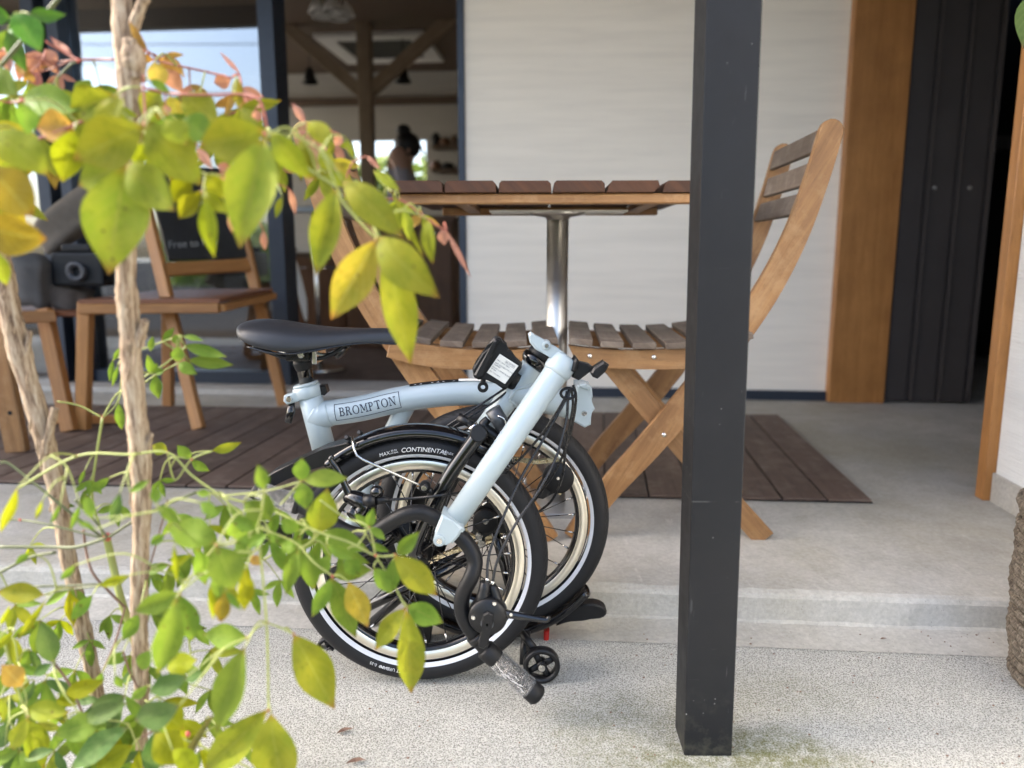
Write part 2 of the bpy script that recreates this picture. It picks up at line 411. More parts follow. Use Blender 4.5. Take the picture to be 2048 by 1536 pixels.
def bark():
    n = NT('cane_bark'); uv = n.coord('UV'); c = n.coord()
    st = n.noise(n.mapping(uv, (14, 9, 1)), 1.6, 6, .65, .8); fi = n.noise(n.mapping(c, (240, 240, 30)), 1.4, 4, .6)
    f = n.math('ADD', n.math('MULTIPLY', st, .6), n.math('MULTIPLY', fi, .4))
    col = n.ramp(f, [(.34, (.05, .03, .018)), (.43, (.19, .12, .07)), (.51, (.36, .26, .165)), (.64, (.52, .43, .31))])
    return n.fin(col, .8, n.bump(f, .8, .003))
M['bark'] = bark()
def leafmat(name, a, b, tip, mid, trans, basered=0.0):
    n = NT(name); uv = n.coord('UV'); s = n.n('SeparateXYZ'); n.set(s, 0, uv); c = n.coord(); r = n.rnd()
    u, v = s.outputs[0], s.outputs[1]
    off = n.n('CombineXYZ'); n.set(off, 0, n.math('MULTIPLY', r, 50.0)); pc = n.vmath('ADD', c, off.outputs[0])
    col = n.mix(n.val(n.noise(pc, 38, 3), .32, .68), a, b)
    hs = n.n('HueSaturation'); n.set(hs, 'Hue', n.val(r, 0, 1, .485, .512)); n.set(hs, 'Value', n.val(r, 0, 1, .88, 1.12)); n.set(hs, 'Color', col); col = hs.outputs[0]
    au = n.math('ABSOLUTE', n.math('SUBTRACT', u, .5))
    vein = n.math('PINGPONG', n.math('SUBTRACT', n.math('MULTIPLY', v, 14.0), n.math('MULTIPLY', au, 10.0)), 1.0)
    vm = n.val(vein, .20, .0, 0, .50); col = n.mix(vm, col, mid)
    col = n.mix(n.val(au, .030, .008, 0, .8), col, mid)
    edge = n.val(n.math('ADD', v, n.math('MULTIPLY', n.noise(pc, 30, 2), .12)), .93, 1.08, 0, .9); col = n.mix(edge, col, tip)
    if basered: col = n.mix(n.val(v, .10, .0, 0, basered), col, (.40, .045, .035))
    mot = n.val(n.noise(pc, 110, 4, .7), .54, .70, 0, .55); col = n.mix(mot, col, tuple(x*.62 for x in a))
    spt = n.math('MULTIPLY', n.val(n.voro(pc, 85), .16, .10, 0, 1), n.val(n.noise(pc, 22, 2), .50, .57, 0, .8)); col = n.mix(spt, col, (.10, .055, .02))
    n.fin(col, .50, n.bump(n.math('ADD', n.math('MULTIPLY', n.noise(pc, 120, 3), .5), vm), .35, .001), Specular_IOR_Level=.16)
    tr = n.n('BsdfTranslucent'); n.set(tr, 0, n.mix(1.0, col, (1.0, .98, .62), 'MULTIPLY'))
    mx = n.n('MixShader'); mx.inputs[0].default_value = trans; n.t.links.new(n.b.outputs[0], mx.inputs[1]); n.t.links.new(tr.outputs[0], mx.inputs[2])
    n.t.links.new(mx.outputs[0], n.out.inputs[0]); return n.m
LM = {
 'G': leafmat('leaf_green', (.140, .235, .028), (.215, .31, .042), (0.206, 0.155, 0.031), (0.234, 0.296, 0.052), .45, .3),
 'YG': leafmat('leaf_lime', (.215, .262, .020), (.31, .315, .026), (0.262, 0.098, 0.031), (0.317, 0.325, 0.052), .45, .35),
 'Y': leafmat('leaf_yellow', (0.317, 0.254, 0.018), (0.386, 0.296, 0.031), (0.330, 0.113, 0.026), (0.413, 0.353, 0.072), .45, .3),
 'B': leafmat('leaf_bright', (0.275, 0.310, 0.010), (0.330, 0.353, 0.016), (0.289, 0.212, 0.026), (0.371, 0.395, 0.041), .55, .2),
 'O': leafmat('leaf_orange', (0.430, 0.206, 0.052), (0.473, 0.284, 0.069), (0.413, 0.103, 0.052), (0.516, 0.327, 0.138), .45, .9),
 'P': leafmat('leaf_pink', (0.482, 0.206, 0.155), (0.550, 0.267, 0.198), (0.473, 0.120, 0.103), (0.533, 0.292, 0.241), .40, .7),
 'D': leafmat('leaf_dark', (0.069, 0.134, 0.031), (0.117, 0.176, 0.052), (0.138, 0.098, 0.052), (0.151, 0.212, 0.072), .35, .2),
}
M['stemg'] = plain('stem_green', (.30, .33, .09), .5, 0, .2, 30)
M['stemr'] = plain('stem_red', (.30, .09, .06), .5, 0, .3, 30)
M['stemd'] = plain('stem_olive', (.11, .12, .05), .55, 0, .3, 30)
M['twig'] = plain('twig_brown', (.19, .11, .075), .7, 0, .3, 60)
M['node'] = plain('node_red', (.42, .08, .055), .55, 0, .3, 60)
# ================================================================ the setting
PH = .063                                         # porch slab height
CF = NF.dot(on(1600, 800, PH))                    # distance of the house front
MF = Matrix(((TF.x, NF.x, 0, 0), (TF.y, NF.y, 0, 0), (0, 0, 1, 0), (0, 0, 0, 1)))
def fbox(u0, u1, c0, c1, z0, z1, bev=0.0):
    return MB().box((u0, c0, z0), (u1, c1, z1), MF, bev)
b = MB(); b.quad((-90, -90, 0), (90, -90, 0), (90, 90, 0), (-90, 90, 0))
tag(b.build('ground', M['agg']), kind='structure')
b = MB(); b.bm.faces.new([b.bm.verts.new(fpt(u, c, .004)) for u, c in ((-60, -60), (60, -60), (60, .22), (-60, .22))])
tag(b.build('unseen_road', plain('asphalt', (.035, .035, .037), .95, 0, .25, 60, .4, spec=.05)), kind='structure')  # unseen dark asphalt, added to dim what the window glass reflects
b = MB(); b.bm.faces.new([b.bm.verts.new(fpt(u, c, .006)) for u, c in ((-8, .224), (-.95, .224), (-.95, .84), (-8, .84))])
tag(b.build('added_dark_bed', plain('added_dark_soil', (.035, .026, .018), .95, 0, .4, 40, .8, spec=.05)), kind='structure')  # dark sheet out of view, added to darken the pane's lower reflection
# porch slab with a chipped front edge
s0, s1 = on(600, 1211, 0), on(2015, 1266, 0); sd = (s1-s0).normalized(); sn = Vector((-sd.y, sd.x, 0))
rs = random.Random(3); b = MB(); N = 260; rows = []
for i in range(N+1):
    p = s0+sd*(-4+7.5*i/N); w = rs.uniform(-1, 1); chip = .004+abs(rs.gauss(0, .0035))*(1 if rs.random() < .5 else .25)
    rows.append([b.bm.verts.new(p+sn*(.0008*w)+Vector((0, 0, -.05))), b.bm.verts.new(p+sn*.001*w+Vector((0, 0, PH-.012))), b.bm.verts.new(p+sn*(.003+chip*.35)+Vector((0, 0, PH-chip*.7))),
                 b.bm.verts.new(p+sn*(.008+chip*1.3)+Vector((0, 0, PH))), b.bm.verts.new(p+sn*.6+Vector((0, 0, PH))), b.bm.verts.new(p+sn*9+Vector((0, 0, PH)))])
for A, B_ in zip(rows, rows[1:]):
    for j in range(5): b.bm.faces.new([A[j], A[j+1], B_[j+1], B_[j]])
tag(b.build('porch_slab', M['slab']), kind='structure')
b = MB(); a0, a1 = on(600, 1258, 0), on(2015, 1316, 0); e0, e1 = a0+(a0-a1)*2, a1+(a1-a0)*.6
b.bm.faces.new([b.bm.verts.new(v) for v in (e0+Vector((0, 0, .0012)), e1+Vector((0, 0, .0012)), s1+sd*1.2+sn*.02+Vector((0, 0, .005)), s0-sd*3.2+sn*.02+Vector((0, 0, .005)))])
tag(b.build('smooth_strip', M['skim']), kind='structure')
# pale mortar fillet where the step meets the ground
rs = random.Random(8); b = MB(); rows = []
for i in range(181):
    p = s0+sd*(-3.2+5.6*i/180); w = .004+.004*rs.random(); h = .001+.004*rs.random()
    rows.append([b.bm.verts.new(p-sn*w+Vector((0, 0, .004))), b.bm.verts.new(p-sn*w*.35+Vector((0, 0, .005+h*.5))), b.bm.verts.new(p+sn*.001+Vector((0, 0, .005+h))), b.bm.verts.new(p+sn*.004+Vector((0, 0, .0)))])
for A, B_ in zip(rows, rows[1:]):
    for j in range(3): b.bm.faces.new([A[j], A[j+1], B_[j+1], B_[j]])
tag(b.build('mortar_fillet', M['skim']), kind='structure')
# deck let into the slab, boards one by one
d0, d1, d2 = on(200, 973, PH), on(1747, 1008, PH), on(1558, 835, PH)
de = (d0-d1); de.z = 0; de.normalize(); dn = (d2-d1); DL = dn.length+.02; dn.normalize()
b = MB(); q = [d1, d1+de*3.6, d1+de*3.6+dn*DL, d1+dn*DL]
b.bm.faces.new([b.bm.verts.new(v+Vector((0, 0, .002))) for v in q])
deck = tag(b.build('deck', plain('deck_gap', (.012, .010, .009), .8)), kind='structure')
bw = .113
nb_ = 31
for i in range(nb_):
    o = d1+de*(i*bw+.0025)+dn*.004
    Ms_ = Matrix(((de.x, dn.x, 0, o.x), (de.y, dn.y, 0, o.y), (0, 0, 1, PH+.002), (0, 0, 0, 1)))
    MB().box((0, 0, 0), (bw-.005, DL-.01, .007), Ms_, .0018).build('board', M['deckw'], deck, grain=dn)

# ---------------------------------------------------------------- the cafe building
house = thing('cafe_building', fpt(0, CF, PH), 'pale plaster cafe front with dark window frames and cedar trim', 'building')
uO0, uO1 = fu(560, 300, CF), fu(931, 300, CF)                # doorway
uW1 = fu(1655, 790, CF)
HZ = 2.5
fbox(uO1, uW1+.03, CF, CF+.16, PH, HZ).build('front_wall', M['wall'], house)
fbox(uO0-4, uO1, CF+.01, CF+.16, 2.02, HZ).build('wall_over_windows', M['wall'], house)
fbox(uO1+.002, uW1, CF-.018, CF-.0005, PH, PH+.042).build('skirting', M['blackmetal'], house)
# cedar panel, charcoal siding, dark doorway, side wall
uP0, uP1 = fu(1656, 805, CF-.05), fu(1768, 805, CF-.05)
fbox(uP0, uP1, CF-.05, CF+.1, PH, HZ, .003).build('cedar_panel', M['cedar'], house, grain=(0, 0, 1))
uS1 = fu(1936, 800, CF-.03); wS = (uS1-uP1)/3
for i in range(3):
    u = uP1+.002+i*wS
    poly = [(u, 0), (u+wS-.030, 0), (u+wS-.026, .012), (u+wS-.014, .012), (u+wS-.010, -.006), (u+wS-.002, -.006), (u+wS-.002, .05), (u, .05)]
    mb = MB(); vs = [[mb.bm.verts.new(fpt(p[0], CF-.04+p[1], z)) for p in poly] for z in (PH+.01, HZ)]
    n_ = len(poly)
    for k in range(n_): mb.bm.faces.new([vs[0][k], vs[0][(k+1) % n_], vs[1][(k+1) % n_], vs[1][k]])
    mb.bm.faces.new(vs[0]); mb.bm.faces.new(vs[1][::-1])
    pn = mb.build('siding_panel', M['siding'], house)
    if i:
        c0 = fpt(u+wS*.12+(.0 if i == 1 else .02), CF-.04, onf(1857 if i == 1 else 1925, 376, CF-.04).z)
        MB().cyl(c0+NF*.002, c0-NF*.006, .009, 14, .006).build('screw', M['zinc'], pn)
w0 = on(1986, 1003, PH)                                       # near white wall on the right
uw, cw = w0.dot(TF), w0.dot(NF)
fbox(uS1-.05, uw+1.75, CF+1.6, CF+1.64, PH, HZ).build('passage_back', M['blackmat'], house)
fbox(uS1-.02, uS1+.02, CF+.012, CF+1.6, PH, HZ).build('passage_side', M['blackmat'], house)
fbox(uS1+.02, uS1+1.6, CF+1.0, CF+1.06, onf(1960, 300, CF+1).z, onf(1960, 272, CF+1).z).build('passage_rail', M['siding'], house)
fbox(uw, uw+1.75, -.2, cw, PH*0, HZ).build('side_wall', M['stucco'], house)
fbox(uw-.006, uw+1.76, -.2, cw+.004, 0, PH+.075).build('side_wall_base', M['sill'], house)
fbox(uw-.024, uw+.05, cw+.005, cw+.045, PH, HZ, .002).build('door_trim', M['cedar'], house, grain=(0, 0, 1))
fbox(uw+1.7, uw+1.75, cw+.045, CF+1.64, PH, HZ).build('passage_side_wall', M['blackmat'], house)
# eaves over the porch
fbox(-7, uw+1.8, .86, CF+.2, HZ, HZ+.1).build('porch_roof', M['ceil'], house)
fbox(-7, uw+1.8, .97, 1.06, HZ-.14, HZ-.001).build('eaves_beam', M['siding'], house)
fbox(-7, uw+1.8, CF+.2, 9.2, 2.9, 3.0).build('main_roof', M['siding'], house)
fbox(-7, uw+1.8, CF+.17, CF+.2, HZ-.02, 2.9).build('upper_wall', M['siding'], house)
# window with sky in it, frames, door jambs
uA, uB = fu(143, 300, CF), fu(531, 300, CF)
win = fbox(uA, uB, CF+.058, CF+.064, PH+.06, 2.0).build('window_pane', M['glass'], house)
for nm, u0, u1, c0, c1 in (('door_jamb', uB, uO0+.005, CF-.02, CF+.12), ('window_post', uA-.055, uA, CF-.02, CF+.12), ('window_post', uA-.16, uA-.10, CF-.03, CF+.10), ('door_jamb', uO1-.03, uO1-.001, CF-.012, CF+.12)):
    fbox(u0, u1, c0, c1, PH+.03, 2.019, .002).build(nm, M['blackmetal'], house)
fbox(uA, uB, CF+.0, CF+.12, 2.001, 2.019).build('window_head', M['blackmetal'], house)
fbox(uA, uB, CF+.01, CF+.11, PH+.03, PH+.085).build('window_rail', M['blackmetal'], house)
fbox(uA-1.6, uA-.17, CF+.058, CF+.064, PH+.06, 2.0).build('window_pane', M['glass'], house)
fbox(uO0-4, uO1-.002, CF-.13, CF+.16, PH, PH+.028, .003).build('door_sill', M['sill'], house)
# the room behind
uL, uRr, CB = uA-2.2, uO1+1.9, 8.3
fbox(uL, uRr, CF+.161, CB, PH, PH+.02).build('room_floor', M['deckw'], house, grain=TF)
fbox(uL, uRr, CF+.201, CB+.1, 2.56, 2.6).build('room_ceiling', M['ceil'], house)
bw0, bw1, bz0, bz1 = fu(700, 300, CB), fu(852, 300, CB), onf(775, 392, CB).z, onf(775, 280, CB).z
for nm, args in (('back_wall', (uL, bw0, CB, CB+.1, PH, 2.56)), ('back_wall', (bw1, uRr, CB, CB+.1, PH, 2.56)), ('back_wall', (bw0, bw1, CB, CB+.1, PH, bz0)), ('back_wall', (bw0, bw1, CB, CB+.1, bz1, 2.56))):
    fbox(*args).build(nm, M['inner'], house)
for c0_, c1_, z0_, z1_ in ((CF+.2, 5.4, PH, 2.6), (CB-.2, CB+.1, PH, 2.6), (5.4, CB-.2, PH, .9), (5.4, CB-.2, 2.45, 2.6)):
    fbox(uL-.1, uL, c0_, c1_, z0_, z1_).build('room_side_wall', M['inner'], house)   # unseen opening added in the left wall to brighten the room
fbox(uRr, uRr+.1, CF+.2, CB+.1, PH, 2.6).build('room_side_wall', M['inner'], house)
zb = onf(700, 205, CB).z
fbox(uL, uRr, CB-.06, CB-.001, zb-.035, zb+.035).build('wall_rail', M['ceil'], house)
fbox((bw0+bw1)/2-.2, (bw0+bw1)/2-.17, CB-.02, CB-.001, bz0, bz1).build('window_mullion', M['white'], house)
cP_ = 6.6; up = fu(731, 150, cP_)
fbox(up-.055, up+.055, cP_-.055, cP_+.055, PH+.02, 2.559, .004).build('timber_post', M['pine'], house, grain=(0, 0, 1))
for xe, ye in ((560, 42), (928, 12)):
    p0, p1 = onf(731, 192, cP_), onf(xe, ye, cP_); d = p1-p0; d2_ = p0+d*1.05
    nrm = NF; up_ = d.normalized().cross(nrm)
    mb = MB(); M_ = frame(p0, d, up_); mb.box((.0, -.04, -.05), (d.length*1.12, .04, .05), M_, .003)
    mb.build('brace', M['pine'], house, grain=d)

# the steel post that carries the eaves
pz = on(1417, 1508, 0); pw = .0665
post = thing('porch_post', pz, 'square charcoal steel post standing on mossy concrete in the foreground', 'post')
Mp = frame(on(1368, 1512, 0), (1, 0, 0), (0, 0, 1))
d_in = Vector((Mp[0][1], Mp[1][1], 0)); sg = 1 if d_in.dot(NF) > 0 else -1
MB().box((0, 0, 0), (pw, sg*pw, HZ-.141), Mp @ Matrix.Rotation(R(-.6), 4, 'Y') @ Matrix.Rotation(R(-1), 4, 'Z'), .0022, seg=2).build('post_shaft', M['post'], post)

# what stands behind the camera and is seen only in the window: hedge and power lines
hedge = bpy.data.objects
rs = random.Random(11)
def hedge_at(name, lab, c, u0, u1, h, th, n, mat, size=.05):
    mb = MB()
    for i in range(n):
        u, z = rs.uniform(u0, u1), rs.random()
        hh = h*(.92+.08*math.sin(u*3.1)+.05*math.sin(u*9))
        p = fpt(u, c+rs.uniform(-th, th), .03+z*hh); a = Vector((rs.uniform(-1, 1), rs.uniform(-1, 1), rs.uniform(-.6, 1))).normalized(); s = size*rs.uniform(.6, 1.4)
        e = a.orthogonal().normalized(); g = a.cross(e)
        mb.quad(p-e*s, p+g*s*.5, p+e*s, p-g*s*.5)
    return tag(mb.build(name, mat), lab, 'hedge')
def hedge_mat():
    n = NT('hedge_leaf'); col = n.mix(n.noise(n.coord(), 14, 3), (.14, .22, .035), (.30, .38, .08))
    n.fin(col, .6); tr = n.n('BsdfTranslucent'); n.set(tr, 0, col); mx = n.n('MixShader'); mx.inputs[0].default_value = .4
    n.t.links.new(n.b.outputs[0], mx.inputs[1]); n.t.links.new(tr.outputs[0], mx.inputs[2]); n.t.links.new(mx.outputs[0], n.out.inputs[0]); return n.m
hm = hedge_mat()
hedge_at('hedge', 'clipped green hedge across the yard, mirrored in the window glass', -9, -9, 6, 1.45, .35, 9000, hm, .09)
hedge_at('hedge', 'sunlit green hedge outside the far window of the room', CB+1.8, bw0-2.2, bw1+1.2, 2.15, .25, 6500, hm, .08)
for i, (zc, sag) in enumerate(((4.05, .35), (4.5, .3), (5.6, .3), (6.9, .4))):
    pts = [fpt(-16+32*k/24, -10.5-i*.2, zc-sag*(1-((k-12)/12)**2)) for k in range(25)]
    tag(MB().tube(pts, .013, 5).build('power_line', M['cable']), ('lowest', 'second', 'third', 'topmost')[i]+' power cable crossing the sky mirrored in the window', 'cable', 'overhead power lines')
# ================================================================ table and folding chairs
def outline(pts, w):
    """offset a 2-D centre line to a closed strip"""
    n = len(pts); ws = w if isinstance(w, (list, tuple)) else [w]*n; L, Rr = [], []
    for i, p in enumerate(pts):
        a, c = pts[max(i-1, 0)], pts[min(i+1, n-1)]; d = Vector((c[0]-a[0], c[1]-a[1])).normalized(); nn = Vector((-d.y, d.x))*ws[i]/2
        L.append((p[0]+nn.x, p[1]+nn.y)); Rr.append((p[0]-nn.x, p[1]-nn.y))
    return L, Rr
def round_strip(pts, w, r0=False, r1=False):
    P = [Vector((p[0], p[1], 0)) for p in pts]; sp, ws = spline(P, w, 5); P2 = [(v.x, v.y) for v in sp]
    L, Rr = outline(P2, ws); out = list(L)
    def cap(c, d, h):
        return [(c[0]+h*(d.x*math.sin(t)-d.y*math.cos(t)*-1*0+math.cos(t)*(-d.y)), c[1]+h*(d.y*math.sin(t)+math.cos(t)*d.x)) for t in (math.pi*k/8 for k in range(1, 8))]
    if r1:
        d = (sp[-1]-sp[-2]).normalized(); out += cap(P2[-1], d, ws[-1]/2)
    out += Rr[::-1]
    if r0:
        d = (sp[0]-sp[1]).normalized(); out += cap(P2[0], d, ws[0]/2)
    return out
YN = 1.62
def uz(px, py, Y=YN):
    p = at(px, py, Y); return (p.x, p.z)
# side profile measured on the right-hand chair, centred on its own middle
cx0 = uz(1345, 870)[0]
def cp(px, py): x, z = uz(px, py); return (x-cx0, max(z-PH, 0.0))
armA = [cp(1657, 264), cp(1628, 362), cp(1585, 478), cp(1528, 588), cp(1458, 690), cp(1385, 790), cp(1300, 893), cp(1218, 985), cp(1146, 1092)]
wA = [.046, .047, .049, .052, .056, .058, .056, .050, .044]
armB = [cp(1222, 728), cp(1372, 905), cp(1532, 1094)]
rail_t = [cp(1137, 690), cp(1200, 697), cp(1262, 699), cp(1330, 696), cp(1400, 688), cp(1470, 676)]
rail_b = [cp(1478, 712), cp(1400, 730), cp(1330, 736), cp(1250, 736), cp(1180, 731), cp(1148, 714)]
WID = .37                                          # width over the frames
BOLT = None
def bolt(parent, p, d, r=.0058):
    MB().lathe([(.0001, -.0035), (r*.6, -.003), (r, -.0005), (r, .001)], frame(p, Vector((0, 0, 1)).cross(d), (0, 0, 1)) if 0 else T(p) @ Vector((0, -1, 0)).rotation_difference(d).to_matrix().to_4x4(), 16).build('bolt', M['steel'], parent)
def folding_chair(Mc, label):
    """Mc: local x = from seat front to back, y = into the picture, z up"""
    t = thing('folding_chair', Mc.to_translation(), label, 'chair', 'slatted folding chairs at the table')
    X = Mc.to_3x3() @ Vector((1, 0, 0)); Yd = Mc.to_3x3() @ Vector((0, 1, 0))
    th = .021
    def side(poly, y0, nm, g):
        return MB().prism(poly, y0, y0+th, Mc, .0022).build(nm, M['teak'], t, grain=g)
    pa = round_strip(armA, wA, r0=True); pb = round_strip(armB, [.046]*3)
    gA = X*(armA[0][0]-armA[-1][0])+Vector((0, 0, armA[0][1]-armA[-1][1]))
    gB = X*(armB[0][0]-armB[-1][0])+Vector((0, 0, armB[0][1]-armB[-1][1]))
    for y in (0, WID-th):
        l1 = side(pa, y, 'back_leg', gA)
    for y in (th+.002, WID-2*th-.002):
        side(pb, y, 'cross_leg', gB)
    rl = rail_t+rail_b
    Pt, _ = spline([Vector((p[0], p[1], 0)) for p in rail_t], 0, 4); Pb, _ = spline([Vector((p[0], p[1], 0)) for p in rail_b], 0, 4)
    rp = [(v.x, v.y) for v in Pt]+[(v.x, v.y) for v in Pb]
    for y in (.003, WID-th-.003):
        MB().prism(rp, y+(-.0 if y > .1 else -.024), y+th-(.024 if y < .1 else -.024), Mc, .002).build('seat_rail', M['teak'], t, grain=X)
    # seat slats
    xs = [cp(1162, 685), cp(1223, 690), cp(1286, 692), cp(1350, 691), cp(1414, 684), cp(1472, 674)]
    for i, (x, z) in enumerate(xs):
        a = xs[max(i-1, 0)]; c = xs[min(i+1, len(xs)-1)]; ang = math.atan2(c[1]-a[1], c[0]-a[0])
        Ms = Mc @ T((x, 0, z+.004)) @ Matrix.Rotation(-ang, 4, 'Y')
        MB().box((-.0245, -.040, -.007), (.0245, WID+.012, .007), Ms, .0028, seg=2).build('seat_slat', M['teak_grey'], t, grain=Yd)
    # back slats between the uprights
    for (px, py), (qx, qy) in (((1628, 305), (1640, 262)), ((1612, 372), (1624, 326)), ((1590, 430), (1606, 388))):
        x0, z0 = cp(px, py); x1, z1 = cp(qx, qy); d = Vector((x1-x0, 0, z1-z0)).normalized(); L = .046
        Ms = Mc @ T(((x0+x1)/2-.0, 0, (z0+z1)/2)) @ Matrix.Rotation(math.atan2(d.x, d.z), 4, 'Y')
        MB().box((-.006, th+.001, -L/2), (.006, WID-th-.001, L/2), Ms, .002).build('back_slat', M['teak_grey'], t, grain=Yd)
    fr = -(Yd)
    for px, py in ((1180, 711), (1306, 712), (1328, 870)):
        x, z = cp(px, py); y = -.0215 if py < 800 else 0
        bolt(t, Mc @ Vector((x, y, z)), fr)
    for z_, x_ in ((.10, cp(1470, 1020)[0]),):
        MB().box((x_-.008, .045, z_-.016), (x_+.008, WID-.045, z_+.016), Mc, .002).build('foot_bar', M['teak'], t, grain=Yd)
    return t
p = at(1345, 870, YN)
Mr = T((p.x, YN, PH)) @ Matrix.Rotation(R(-4), 4, 'Z')
folding_chair(Mr, 'slatted wooden folding chair to the right of the table, backrest right of the post')
# the mirrored chair on the left: its own front side is the far side of the first
q = at(880, 870, 1.62)
folding_chair(T((q.x+.03, 1.62+WID, PH)) @ Matrix.Rotation(math.pi+R(-.5), 4, 'Z'), 'slatted wooden folding chair left of the table, half hidden behind bicycle and leaves')

# ---- bistro table
YT = 1.56; tz = at(1100, 361, YT).z; TH = .023
pole = on(1110, 1008, PH)
tab = thing('bistro_table', pole, 'square slatted wooden table on a bare steel pipe leg', 'table')
TX = Matrix.Rotation(R(-2), 4, 'Z'); xd = TX @ Vector((1, 0, 0)); yd = TX @ Vector((0, 1, 0))
TD = .62
spans = [(776, 885), (888, 992), (997, 1103), (1107, 1210), (1213, 1320), (1325, 1430)]
for a, c in spans:
    p0, p1 = at(a, 361, YT), at(c, 361, YT)
    Ms = T((p0.x, YT+(-.005 if a > 1000 else .006)*.5, 0)) @ TX
    w = p1.x-p0.x; bv = .006
    poly = [(0, tz-TH), (w, tz-TH), (w-.001, tz-.006), (w-.007, tz), (.006, tz), (.001, tz-.005)]
    if a > 1200: poly = [(.0, tz-TH), (w-.012, tz-TH), (w-.001, tz-.010), (w-.004, tz), (.012, tz), (.006, tz-.006)]
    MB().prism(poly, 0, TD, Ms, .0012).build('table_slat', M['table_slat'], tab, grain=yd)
zr = at(1100, 408, YT+.02).z
r0, r1 = at(797, 395, YT+.02), at(1432, 395, YT+.02)
Ms = T((r0.x, YT+.02, 0)) @ TX
MB().box((0, 0, zr), (r1.x-r0.x, .034, tz-TH-.001), Ms, .0025).build('frame_rail', M['teak'], tab, grain=xd)
MB().box((.03, TD-.16, zr), (r1.x-r0.x-.05, TD-.126, tz-TH-.001), Ms, .0025).build('frame_rail', M['teak'], tab, grain=xd)
for xx in (.10, r1.x-r0.x-.13):
    MB().box((xx, .036, zr+.004), (xx+.03, TD-.162, tz-TH-.001), Ms, .0025).build('frame_bearer', M['teak'], tab, grain=yd)
pc = Vector((pole.x, pole.y, 0))
MB().cyl(pc+Vector((0, 0, PH+.012)), pc+Vector((0, 0, zr-.004)), .0262, 40).build('pipe_leg', M['galv'], tab)
mb = MB(); mb.lathe([(.0263, -.016), (.03, -.010), (.066, -.004), (.066, .0)], T((pc.x, pc.y, zr-.003)) @ Matrix.Rotation(R(90), 4, 'X'), 40)
mb.build('top_flange', M['galv'], tab)
MB().box((-.16, -.06, 0), (.16, .06, .004), T((pc.x, pc.y, zr-.0025)) @ TX).build('mounting_plate', M['cream'], tab)
MB().box((-.11, -.11, 0), (.11, .11, .012), T((pc.x, pc.y, PH)) @ TX, .0015).build('base_plate', M['zinc'], tab)
MB().lathe([(.0265, -.05), (.031, -.045), (.033, -.02), (.045, .0)], T((pc.x, pc.y, PH+.012)) @ Matrix.Rotation(R(90), 4, 'X'), 32).build('pipe_collar', M['zinc'], tab)
for sx in (-1, 1):
    for sy in (-1, 1):
        c = Vector((pc.x, pc.y, PH+.012))+xd*sx*.078+yd*sy*.07
        m = MB(); m.cyl(c, c+Vector((0, 0, .003)), .013, 16); m.cyl(c+Vector((0, 0, .003)), c+Vector((0, 0, .014)), .0095, 6); m.cyl(c+Vector((0, 0, .014)), c+Vector((0, 0, .036)), .0038, 10)
        m.build('anchor_bolt', M['zinc'], tab)

# ================================================================ chairs and goods in front of the window
def bar(a, c, w, t_, name, mat, parent, ref=NF, bev=.003):
    a, c = Vector(a), Vector(c); d = c-a; Mx = frame(a, d, ref)
    return MB().box((0, -w/2, -t_/2), (d.length, w/2, t_/2), Mx, bev).build(name, mat, parent, grain=d)
Zd = PH+.009
f_n = on(398, 858, Zd); f_f = Vector((at(566, 778, 3.12).x, 3.12, Zd))
mch = thing('menu_chair', f_n, 'brown wooden chair with a handwritten chalkboard for a backrest', 'chair')
tn = at(268, 322, 2.92); tf = at(452, 330, 3.22)
bar(f_n, tn, .042, .030, 'long_leg', M['chair_wood'], mch); bar(f_f, tf, .042, .030, 'long_leg', M['chair_wood'], mch)
rn = on(166, 858, Zd); bar(rn, at(172, 604, rn.y), .046, .036, 'rear_leg', M['chair_wood'], mch)
rf = Vector((at(335, 780, 3.12).x, 3.12, Zd)); bar(rf, at(335, 590, rf.y), .040, .034, 'rear_leg', M['chair_wood'], mch)
a0, a1 = at(158, 618, rn.y-.02), at(440, 616, rn.y-.02); b0, b1 = at(318, 596, 3.14), at(546, 592, 3.14)
bar(a0, a1, .034, .026, 'seat_rail', M['chair_wood'], mch, (0, 1, 0)); bar(b0, b1, .034, .026, 'seat_rail', M['chair_wood'], mch, (0, 1, 0)); bar(a1, b1, .034, .026, 'seat_rail', M['chair_wood'], mch, (0, 0, 1))
mb = MB(); q = [a0, a1, b1, b0]
lo = [mb.bm.verts.new(v+Vector((0, 0, .018))) for v in q]; hi = [mb.bm.verts.new(v+Vector((0, 0, .032))) for v in q]
mb.bm.faces.new(lo); mb.bm.faces.new(hi[::-1])
for k in range(4): mb.bm.faces.new([lo[k], hi[k], hi[(k+1) % 4], lo[(k+1) % 4]])
mb.build('seat_pad', M['redseat'], mch)
def lerp(a, b, t): return a+(b-a)*t
def along(a, c, py):
    """point on segment a-c whose image row is py"""
    lo_, hi_ = 0.0, 1.0
    def row(p):
        d = p-Vector((0, 0, CAMH)); zc = d.y*cP-d.z*sP; yy = d.y*sP+d.z*cP; return 768-F*yy/zc
    for _ in range(40):
        m_ = (lo_+hi_)/2
        if row(lerp(a, c, m_)) < py: lo_ = m_
        else: hi_ = m_
    return lerp(a, c, lo_)
nA, nB = along(tn, f_n, 335), along(tn, f_n, 522); fA, fB = along(tf, f_f, 338), along(tf, f_f, 515)
bn = (nB-nA).cross(fA-nA).normalized()
if bn.y > 0: bn = -bn
mb = MB(); q = [lerp(nA, fA, .1), lerp(nA, fA, .97), lerp(nB, fB, .97), lerp(nB, fB, .1)]
for off in (.004, -.008): pass
lo = [mb.bm.verts.new(v+bn*.010) for v in q]; hi = [mb.bm.verts.new(v-bn*.006) for v in q]
mb.bm.faces.new(lo); mb.bm.faces.new(hi[::-1])
